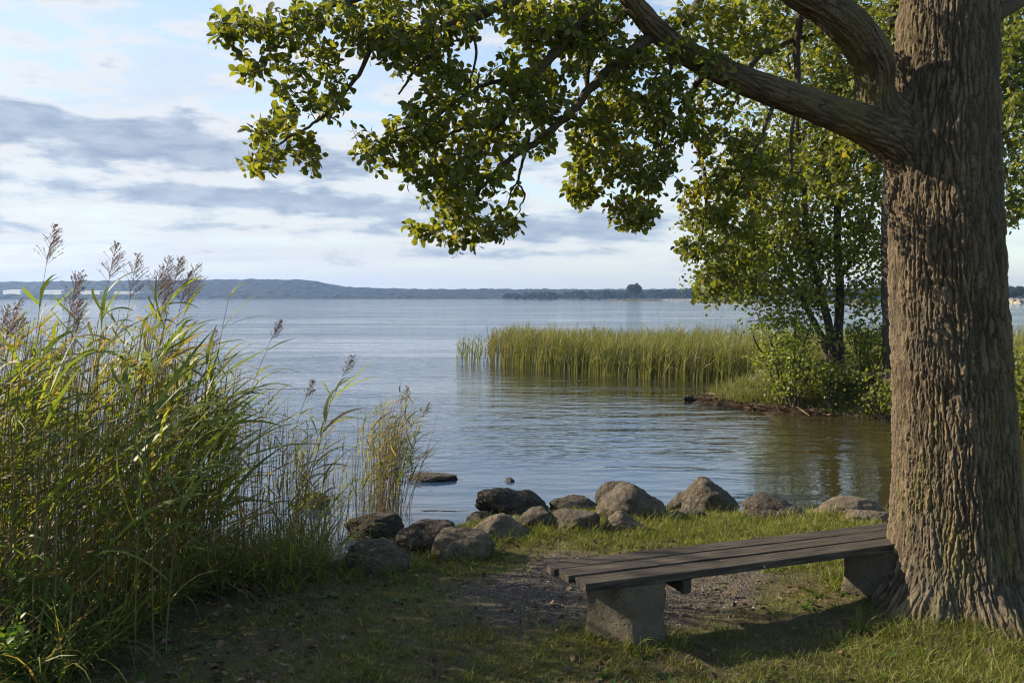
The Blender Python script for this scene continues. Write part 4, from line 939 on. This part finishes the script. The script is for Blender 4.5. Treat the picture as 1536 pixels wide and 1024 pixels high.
# ================================================================== grass, weeds, litter
rk = np.array(ROCKS)
def near_rock(x, y):
    e = np.full(len(x), 9.)
    for (cx_, cy_, w_, d_) in rk: e = np.minimum(e, np.hypot((x - cx_) / (w_ + .02), (y - cy_) / (d_ + .02)))
    return e
def blades(n, x0, x1, y0, y1, seed):
    rg = np.random.default_rng(seed); y = y0 + (y1 - y0) * rg.uniform(0, 1, n) ** 1.15; x = rg.uniform(x0, x1, n)
    keep = (x > -.64 * y - .25) & (x < .66 * y + .25 + 2.2 * rg.uniform(0, 1, n) ** 2); x, y = x[keep], y[keep]
    z = height(x, y); e = near_rock(x, y); gm = gravel_mask(x, y); n1 = fbm(xy0(x, y, 1.5, 4.4), 4); n2 = fbm(xy0(x, y, 6, 9.), 3)
    lush_sunlit = np.clip(sstep(6.5, 7.3, y) * sstep(-1.0, .2, x) + sstep(1.3, 2.6, x) * sstep(5.6, 4.7, y) + .7 * sstep(1.3, 1.7, x) * sstep(5.6, 6.0, y), 0, 1)  # sunlit zones: denser, longer grass, with sun and shade painted into blade colour
    wear = np.exp(-((x - 1.7) ** 2 / .9 + (y - 5.15) ** 2 / .10))          # trampled strip in front of the bench
    litter = sstep(-.9, -1.7, x) * sstep(6.4, 5.4, y)
    pr = (.58 + .45 * lush_sunlit + .55 * n1 + .25 * n2) * (1 - .96 * gm) * (1 - .7 * wear) * (1 - .35 * litter)
    edge = np.exp(-((e - 1.06) / .10) ** 2); pr = pr + .7 * edge * (gm < .5)
    keep = (rg.uniform(size=len(x)) < pr) & (z > WATER + .10) & (e > .93); f = [a[keep] for a in (x, y, z, lush_sunlit, n1, n2, edge, gm)]
    x, y, z, lush_sunlit, n1, n2, edge, gm = f; n = len(x); tuft_ = sstep(.02, .36, n2 + .3 * n1)
    L = (.022 + .028 * rg.uniform(0, 1, n)) * (1 + .75 * lush_sunlit + 1.0 * tuft_) * (1 + 1.5 * edge * rg.uniform(0, 1, n))
    az = rg.uniform(-3.14, 3.14, n); K = 4; el = rg.uniform(.55, 1.5, n)[:, None] - rg.uniform(.1, 1.3, n)[:, None] * np.linspace(0, 1, K) ** 1.3
    d = np.stack([np.cos(el) * np.cos(az)[:, None], np.cos(el) * np.sin(az)[:, None], np.sin(el)], -1); b = np.stack([x, y, z - .004], 1)
    cen = b[:, None] + np.concatenate([np.zeros((n, 1, 3)), np.cumsum(d[:, 1:] * (L / (K - 1))[:, None, None], 1)], 1)
    r = np.clip(rg.normal(.40, .18, n) + .28 * lush_sunlit + .28 * n1 + .2 * edge, .25, .97); dry = rg.uniform(size=n) < .27 - .14 * lush_sunlit; r[dry] = np.where(rg.uniform(size=dry.sum()) < .6, rg.uniform(0, .2), 1.0)
    return cen, norm(np.cross(d, [0, 0, 1.]) + .4 * rg.normal(size=(n, 1, 3))), rg.uniform(.0012, .0026, n)[:, None] * np.array([1, 1, .7, .05]) * (1 + .25 * (y[:, None] > 6)), r
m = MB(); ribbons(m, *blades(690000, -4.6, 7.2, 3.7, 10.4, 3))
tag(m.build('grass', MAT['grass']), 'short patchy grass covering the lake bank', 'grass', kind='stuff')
def tufts(spots, seed, lmin, lmax, per, spread, mat='grass', wmul=1.0):
    rg = np.random.default_rng(seed); C = np.repeat(np.array(spots, float), per, 0); n = len(C); x = C[:, 0] + rg.normal(0, spread, n); y = C[:, 1] + rg.normal(0, spread, n); z = height(x, y); L = rg.uniform(lmin, lmax, n)
    az = rg.uniform(-3.14, 3.14, n); K = 6; el = rg.uniform(.8, 1.5, n)[:, None] - rg.uniform(.2, 1.7, n)[:, None] * np.linspace(0, 1, K) ** 1.5; d = np.stack([np.cos(el) * np.cos(az)[:, None], np.cos(el) * np.sin(az)[:, None], np.sin(el)], -1)
    cen = np.stack([x, y, z - .01], 1)[:, None] + np.concatenate([np.zeros((n, 1, 3)), np.cumsum(d[:, 1:] * (L / (K - 1))[:, None, None], 1)], 1); m = MB()
    ribbons(m, cen, norm(np.cross(d, [0, 0, 1.]) + .3 * rg.normal(size=(n, 1, 3))), wmul * rg.uniform(.0018, .0036, n)[:, None] * np.array([.8, 1, 1, .8, .5, .03]), np.clip(rg.normal(.62, .2, n), .0, 1)); return m
sp = []
rgt = np.random.default_rng(8)
for (px, py, k) in [(790, 800, 9), (820, 812, 6), (745, 815, 5), (860, 800, 5), (930, 790, 6), (985, 785, 6), (1010, 775, 5), (1060, 775, 7), (1100, 778, 6), (1160, 778, 5), (1220, 785, 5), (1300, 788, 5), (640, 850, 4), (600, 862, 5), (690, 838, 4),
                    (1000, 972, 5), (885, 965, 4), (950, 982, 5), (1450, 925, 7), (1500, 915, 8), (1530, 905, 8), (1400, 950, 6), (1340, 965, 5), (1290, 955, 3), (1310, 888, 9), (1260, 892, 9), (1285, 890, 9), (480, 880, 6), (430, 890, 6), (520, 870, 4)]:
    for _ in range(k):
        g = G(px + rgt.normal(0, 14), py + rgt.normal(0, 5), -.02); sp.append(g[:2])
m = tufts(sp, 12, .06, .17, 22, .028); tag(m.build('tall_grass', MAT['grass']), 'longer grass tufts at the boulders, bench legs and tree foot', 'grass', kind='stuff')
# grassy overhang along the far bank
fx = rgt.uniform(4.9, 12.5, 620); sp2 = np.stack([fx, np.interp(fx, BFX, BFY) + .15 + rgt.uniform(0, 1, 620) ** 2 * 2.0], 1)
m = tufts(sp2, 13, .22, .55, 22, .10, wmul=2.2); tag(m.build('bank_grass', MAT['reedfar']), 'long tousled grass hanging over the edge of the far bank', 'grass', kind='stuff')
# herbs on the far bank
hx = rgt.uniform(6.0, 12.0, 240); H_ = np.stack([hx, np.interp(hx, BFX, BFY) + rgt.uniform(.1, 1.3, 240)], 1); Hz = height(H_[:, 0], H_[:, 1]) + rgt.uniform(.05, .4, 240)
m = MB(); small_leaves(m, np.column_stack([H_, Hz]), 12, .11, .075, rgt, rgt.uniform(.2, .8, 240)); tag(m.build('bank_weeds', MAT['leaf_far']), 'mixed leafy herbs growing along the far bank', 'weeds', kind='stuff')
# straw and broken reed debris at the tip of the far bank
n = 900; x = rgt.uniform(4.55, 6.6, n); y = np.interp(x, BFX, BFY) + rgt.normal(.15, .35, n); z = np.maximum(height(x, y), WATER) + rgt.uniform(.0, .10, n) ; L = rgt.uniform(.15, .7, n); az = rgt.normal(0, .7, n); u = np.linspace(-.5, .5, 3)
d = np.stack([np.cos(az), np.sin(az), rgt.normal(0, .10, n)], -1); cen = np.stack([x, y, z], 1)[:, None] + d[:, None] * (L[:, None] * u)[..., None]; m = MB()
ribbons(m, cen, norm(np.cross(d, rgt.normal(size=(n, 3)) + np.array([0, 0, 1.])))[:, None] * np.ones((1, 3, 1)), rgt.uniform(.006, .02, n)[:, None] * np.array([.7, 1, .4]), rgt.uniform(0, 1, n)); tag(m.build('reed_debris', MAT['litter']), 'brown broken reed debris piled at the tip of the far bank', 'debris', kind='stuff')
for k, (pxa, pxb, py, r_, lab) in enumerate([(1070, 1150, 607, .05, 'long brown driftwood branch lying at the tip of the far bank'), (1092, 1135, 600, .035, 'short driftwood branch behind the longer one'), (1026, 1044, 603, .05, 'dark lump of driftwood alone in the inlet, left of the bank tip')]):
    a, b_ = G(pxa, py, WATER), G(pxb, py - 4, WATER); t = np.linspace(0, 1, 9)[:, None]; c = a * (1 - t) + b_ * t + np.array([0, 0, .05]) + rgt.normal(0, .03, (9, 3)); m = MB()
    tube(m, c, r_ * np.array([.5, .9, 1, 1.1, .9, 1, .8, .6, .3]), 8, wob=.12)
    if k < 2:
        q = c[4]; tube(m, [q, q + [.1, .1, .12], q + [.32, .12, .18]], [r_ * .5, r_ * .4, r_ * .15], 6, wob=.1)
    tag(m.build('driftwood', MAT['bark_far'], loc=c[0]), lab, 'driftwood', 'driftwood at the far bank')
# fallen leaves
n = 4200; px = rgt.uniform(-20, 1560, n); dep = rgt.uniform(4.0, 7.5, n); x = (px - 768) / F * dep; keep = (rgt.uniform(size=n) < .22 + .8 * sstep(-.6, -1.6, x) + .35 * np.exp(-((x - 1.6) ** 2 + (dep - 5.3) ** 2 * 3))) & (near_rock(x, dep) > 1.05); x, dep = x[keep], dep[keep]; n = len(x); z = height(x, dep) + .012
ang = rgt.uniform(-3.14, 3.14, n); d = np.stack([np.cos(ang), np.sin(ang), rgt.normal(0, .22, n)], -1); m = MB(); L = rgt.uniform(.022, .055, n)
leaf_batch(m, np.stack([x, dep, z], 1), d, np.array([0, 0, 1.]) + rgt.normal(0, .35, (n, 3)), L, L * .36, rgt.uniform(0, 1, n) ** 1.4, ALDER, rgt.uniform(-.2, .9, n), rgt.uniform(-.5, .5, n)); tag(m.build('leaf_litter', MAT['litter']), 'scattered dry brown leaves on the shaded ground', 'dead leaves', kind='stuff')
# small stones washed in between the boulders
n = 170; x = rgt.uniform(-2.0, 5.2, n); y = np.interp(x, SHX, SHY) - rgt.normal(.25, .32, n); s = .025 + .075 * rgt.uniform(0, 1, n) ** 2.5; V1, F1 = ico(2); m = MB()
for k in range(n):
    v = V1 * (1 + .22 * fbm(V1 * 1.6 + k * 3.1, 3))[:, None] * np.array([rgt.uniform(.9, 1.6), 1, rgt.uniform(.5, .8)]) * s[k]; an = rgt.uniform(0, 6.28); v[:, :2] = np.stack([v[:, 0] * math.cos(an) - v[:, 1] * math.sin(an), v[:, 0] * math.sin(an) + v[:, 1] * math.cos(an)], 1)
    m.add(v + np.array([x[k], y[k], float(height(x[k], y[k])) + .1 * s[k]]), F1, rgt.uniform())
tag(m.build('shingle', MAT['rock_mid']), 'small stones lying between the boulders at the water edge', 'stones', kind='stuff')
# gravel
n = 9000; x = GC[0] + rgt.uniform(-1.7, 1.9, n); y = GC[1] + rgt.uniform(-1.2, 1.2, n); keep = rgt.uniform(size=n) < gravel_mask(x, y) * .9 + .01; x, y = x[keep], y[keep]; V1, F1 = ico(1); m = MB()
V1 = V1 * (1 + .25 * perlin(V1 * 1.7))[:, None]
s = .0035 + .0075 * rgt.uniform(0, 1, len(x)) ** 3; rot = rgt.uniform(0, 6.28, len(x)); sx, sy, sz = s * rgt.uniform(.8, 1.5, len(x)), s, s * rgt.uniform(.5, .9, len(x))
vx = V1[None, :, 0] * sx[:, None]; vy = V1[None, :, 1] * sy[:, None]; cs, sn = np.cos(rot)[:, None], np.sin(rot)[:, None]
vv = np.stack([vx * cs - vy * sn + x[:, None], vx * sn + vy * cs + y[:, None], V1[None, :, 2] * sz[:, None] + height(x, y)[:, None] + .001], -1)
m.add(vv.reshape(-1, 3), (F1[None] + (np.arange(len(x)) * len(V1))[:, None, None]).reshape(-1, 3), np.repeat(rgt.uniform(0, 1, len(x)), len(V1)))
MAT['pebble'] = material('gravel_stone', lambda q: principled(q, q.ramp(q.attr('rnd'), [(0, (.04, .035, .032)), (.7, (.11, .10, .09)), (.96, (.19, .175, .16)), (1, (.38, .36, .33))]), .85, .3))
tag(m.build('gravel', MAT['pebble'], smooth=False), 'loose grey gravel worn bare beside and under the bench', 'gravel', kind='stuff')
# small broad-leaved herbs between the grass
n = 420; y = rgt.uniform(4.1, 9.0, n); x = rgt.uniform(-.62, .62, n) * y; keep = (gravel_mask(x, y) < .3) & (near_rock(x, y) > 1.1) & (height(x, y) > WATER + .12) & (fbm(xy0(x, y, 1.1, 8.), 2) > -.05); x, y = x[keep], y[keep]; k = 7; n = len(x)
ang = np.tile(np.arange(k) * 2.4, n) + np.repeat(rgt.uniform(0, 6, n), k); e = rgt.uniform(.15, .8, n * k); dd = np.stack([np.cos(ang) * np.cos(e), np.sin(ang) * np.cos(e), np.sin(e)], -1); L = np.repeat(rgt.uniform(.03, .065, n), k) * rgt.uniform(.7, 1.1, n * k); m = MB()
leaf_batch(m, np.repeat(np.stack([x, y, height(x, y) + .002], 1), k, 0), dd, np.array([0, 0, 1.]) + rgt.normal(0, .2, (n * k, 3)), L, L * .27, rgt.uniform(0, 1, n * k), [.15, .6, 1, .8, .1], .25, rgt.uniform(.1, .6, n * k)); tag(m.build('ground_weeds', MAT['weed']), 'small broad-leaved herbs dotted through the short grass', 'weeds', kind='stuff')
# leafy weeds in the lower left corner
WL = ['broad-leaved green weed in the lower left corner, cut by the left edge', 'tall green weed with bright young leaves left of the reed foot', 'low green weed behind the bright young leaves', 'dark green weed at the bottom left edge', 'small green weed nearest the reed litter', 'weed with pale leaves behind the corner weeds', 'shaded green weed lowest in the left corner']
for k, (px, py, h_) in enumerate([(8, 975, .55), (62, 990, .58), (38, 945, .52), (-20, 1015, .55), (92, 965, .38), (-10, 905, .62), (35, 1035, .50)]):
    g = G(px, py, 0.0); z = ground_z(g[0], g[1]); r_ = empty('weed', (g[0], g[1], z)); tag(r_, WL[k], 'weed', 'leafy weeds in the lower left corner'); ms, ml = MB(), MB()
    for q in range(6):
        tip = np.array([rgt.normal(0, .12), rgt.normal(0, .10), h_ * rgt.uniform(.55, 1.05)]); t = np.linspace(0, 1, 7)[:, None]; c = np.array([[0, 0, -.02]]) * (1 - t) ** 2 + 2 * t * (1 - t) * (tip * [.2, .2, .6]) + tip * t ** 2
        tube(ms, c, np.linspace(.0035, .0012, 7), 5, .8, caps=False); nl = 12; f = np.linspace(1.2, 6, nl); i0 = np.clip(f.astype(int), 0, 5); b = c[i0] * (1 - (f - i0))[:, None] + c[i0 + 1] * (f - i0)[:, None]
        az = np.arange(nl) * 1.75 + rgt.uniform(0, 6); e = np.linspace(.1, .9, nl); d = np.stack([np.cos(az) * np.cos(e), np.sin(az) * np.cos(e), np.sin(e)], -1); L = rgt.uniform(.07, .115, nl) * np.linspace(1.1, .6, nl)
        leaf_batch(ml, b, d, np.array([0, 0, 1.]) + rgt.normal(0, .2, (nl, 3)), L, L * .30, np.clip(np.linspace(.2, .9, nl) + rgt.normal(0, .1, nl), 0, 1), [.15, .7, 1, .85, .5, .05], .25, rgt.uniform(0, .4, nl))
    ms.build('stem', MAT['stem'], r_); ml.build('foliage', MAT['weed'], r_)

# ================================================================== air, sky, sun, camera
hz = MB(); x0, x1, y0, y1, z0, z1 = -3300, 3300, -390, 2900, -4.2, 62.0
hz.add([[x0, y0, z0], [x1, y0, z0], [x1, y1, z0], [x0, y1, z0], [x0, y0, z1], [x1, y0, z1], [x1, y1, z1], [x0, y1, z1]], [[3, 2, 1, 0], [4, 5, 6, 7], [0, 1, 5, 4], [1, 2, 6, 5], [2, 3, 7, 6], [3, 0, 4, 7]])
def haze_mat():
    m = bpy.data.materials.new('pale_air'); m.use_nodes = True; t = m.node_tree; t.nodes.clear(); o = t.nodes.new('ShaderNodeOutputMaterial'); v = t.nodes.new('ShaderNodeVolumePrincipled')
    v.inputs['Color'].default_value = (.36, .57, 1.0, 1); v.inputs['Density'].default_value = HAZE; v.inputs['Anisotropy'].default_value = .3; t.links.new(v.outputs[0], o.inputs['Volume']); return m
tag(hz.build('haze', haze_mat(), smooth=False), 'pale blue haze over the lake', 'haze', kind='stuff')

w = bpy.data.worlds.new('World'); SC.world = w; w.use_nodes = True; t = w.node_tree; t.nodes.clear(); n = N(t)
out = n.node('ShaderNodeOutputWorld'); bg = n.node('ShaderNodeBackground'); t.links.new(bg.outputs[0], out.inputs[0])
sky = n.node('ShaderNodeTexSky', sky_type='NISHITA'); sky.sun_disc = False; sky.sun_elevation = SUN_EL; sky.sun_rotation = SUN_AZ; sky.air_density = 1.0; sky.dust_density = .6; sky.ozone_density = 2.0
d = n.node('ShaderNodeTexCoord').outputs['Generated']; sx = n.node('ShaderNodeSeparateXYZ'); n.put(sx.inputs[0], d); dx, dy, dz = sx.outputs
el = n.m('MULTIPLY', n.m('ARCSINE', dz), 180 / math.pi); az = n.m('MULTIPLY', n.m('ARCTAN2', dx, dy), 180 / math.pi)
zz = n.m('ADD', n.m('MAXIMUM', dz, 0.0), .10); cv = n.node('ShaderNodeCombineXYZ'); n.put(cv.inputs[0], n.m('DIVIDE', dx, zz)); n.put(cv.inputs[1], n.m('DIVIDE', dy, zz)); cv = cv.outputs[0]
def blob(a0, e0, ra, re, slope=0.0):
    u = n.m('DIVIDE', n.m('SUBTRACT', az, a0), ra); ee = n.m('SUBTRACT', n.m('SUBTRACT', el, e0), n.m('MULTIPLY', n.m('SUBTRACT', az, a0), slope)); v = n.m('DIVIDE', ee, re)
    return n.m('POWER', 2.718, n.m('MULTIPLY', n.m('ADD', n.m('MULTIPLY', u, u), n.m('MULTIPLY', v, v)), -1.0))
def total(parts):
    s = parts[0]
    for q in parts[1:]: s = n.m('ADD', s, q)
    return s
ae = n.node('ShaderNodeCombineXYZ'); n.put(ae.inputs[0], n.m('MULTIPLY', az, .14)); n.put(ae.inputs[1], n.m('MULTIPLY', el, .50)); ae = ae.outputs[0]
det = n.noise(ae, 1.5, 9, .58, .12); det2 = n.noise(ae, .55, 5, .55, .1); det3 = n.noise(ae, 2.2, 6, .6, .2)
# low grey-blue clouds, higher thin veils
dens = total([n.m('MULTIPLY', blob(*b[:5]), b[5]) for b in CLOUDS])
dens = n.m('ADD', dens, n.m('MULTIPLY', n.m('SUBTRACT', det, .5), 2.9)); dens = n.m('ADD', dens, n.m('MULTIPLY', n.m('SUBTRACT', det2, .5), .55))
grey = n.ss(.28, .90, dens); rim = n.m('MULTIPLY', n.ss(-.15, .34, dens), n.m('SUBTRACT', 1.0, grey))
cir = n.noise(n.mapping(cv, (.55, 1.3, 1), (0, 0, R(18))), .8, 7, .62, .6)
front = n.ss(110, 35, n.m('ABSOLUTE', n.m('ADD', az, 35.0)))
veil = n.m('MULTIPLY', n.m('MULTIPLY', n.ss(.34, .72, cir), n.m('ADD', .22, n.m('MULTIPLY', n.ss(14, -18, az), .50))), front)
low = n.m('MULTIPLY', n.m('POWER', 2.718, n.m('MULTIPLY', n.m('MAXIMUM', el, 0.0), -.155)), n.m('ADD', .25, n.m('MULTIPLY', n.m('MULTIPLY', front, n.ss(40, -10, az)), .66)))
leftglow = n.m('MULTIPLY', n.ss(10, -28, az), .36); leftglow = n.m('MULTIPLY', leftglow, front)
base = n.mix(1.0, sky.outputs[0], (SKY_K * 1.02, SKY_K, SKY_K * .93, 1), 'MULTIPLY')
c = n.mix(n.m('MINIMUM', total([veil, leftglow]), .92), base, SKW[0])
c = n.mix(low, c, SKW[1])
c = n.mix(n.m('MULTIPLY', n.m('MULTIPLY', rim, .75), front), c, SKW[2]); c = n.mix(n.m('MULTIPLY', n.m('MULTIPLY', grey, .90), front), c, n.mix(n.ss(.3, .7, det3), SKW[3], SKW[4]))
n.put(bg.inputs[0], c); bg.inputs[1].default_value = 1.0
sl = bpy.data.lights.new('sun', 'SUN'); sl.energy = SUN_E; sl.angle = R(.6); sl.color = (1, .86, .66); so = bpy.data.objects.new('sun', sl); COL.objects.link(so); so.rotation_euler = Vector(-SUN_DIR).to_track_quat('-Z', 'Y').to_euler(); so.location = (-20, 10, 15)
cam = bpy.data.cameras.new('camera'); cam.sensor_width = 36; cam.lens = 36 * F / W0; cam.clip_start = .05; cam.clip_end = 12000; co = bpy.data.objects.new('camera', cam); COL.objects.link(co); co.location = (0, 0, EYE); co.rotation_euler = (math.pi / 2 - PITCH, 0, 0); SC.camera = co
SC.view_settings.view_transform = 'Standard'; SC.view_settings.look = 'None'; SC.view_settings.exposure = EXPO; SC.view_settings.gamma = 1
cy_ = SC.cycles; cy_.max_bounces = 7; cy_.diffuse_bounces = 3; cy_.glossy_bounces = 3; cy_.transmission_bounces = 4; cy_.volume_bounces = 0; cy_.transparent_max_bounces = 4; cy_.caustics_reflective = False; cy_.caustics_refractive = False; cy_.use_denoising = True; cy_.sample_clamp_indirect = 6; cy_.filter_width = 1.15
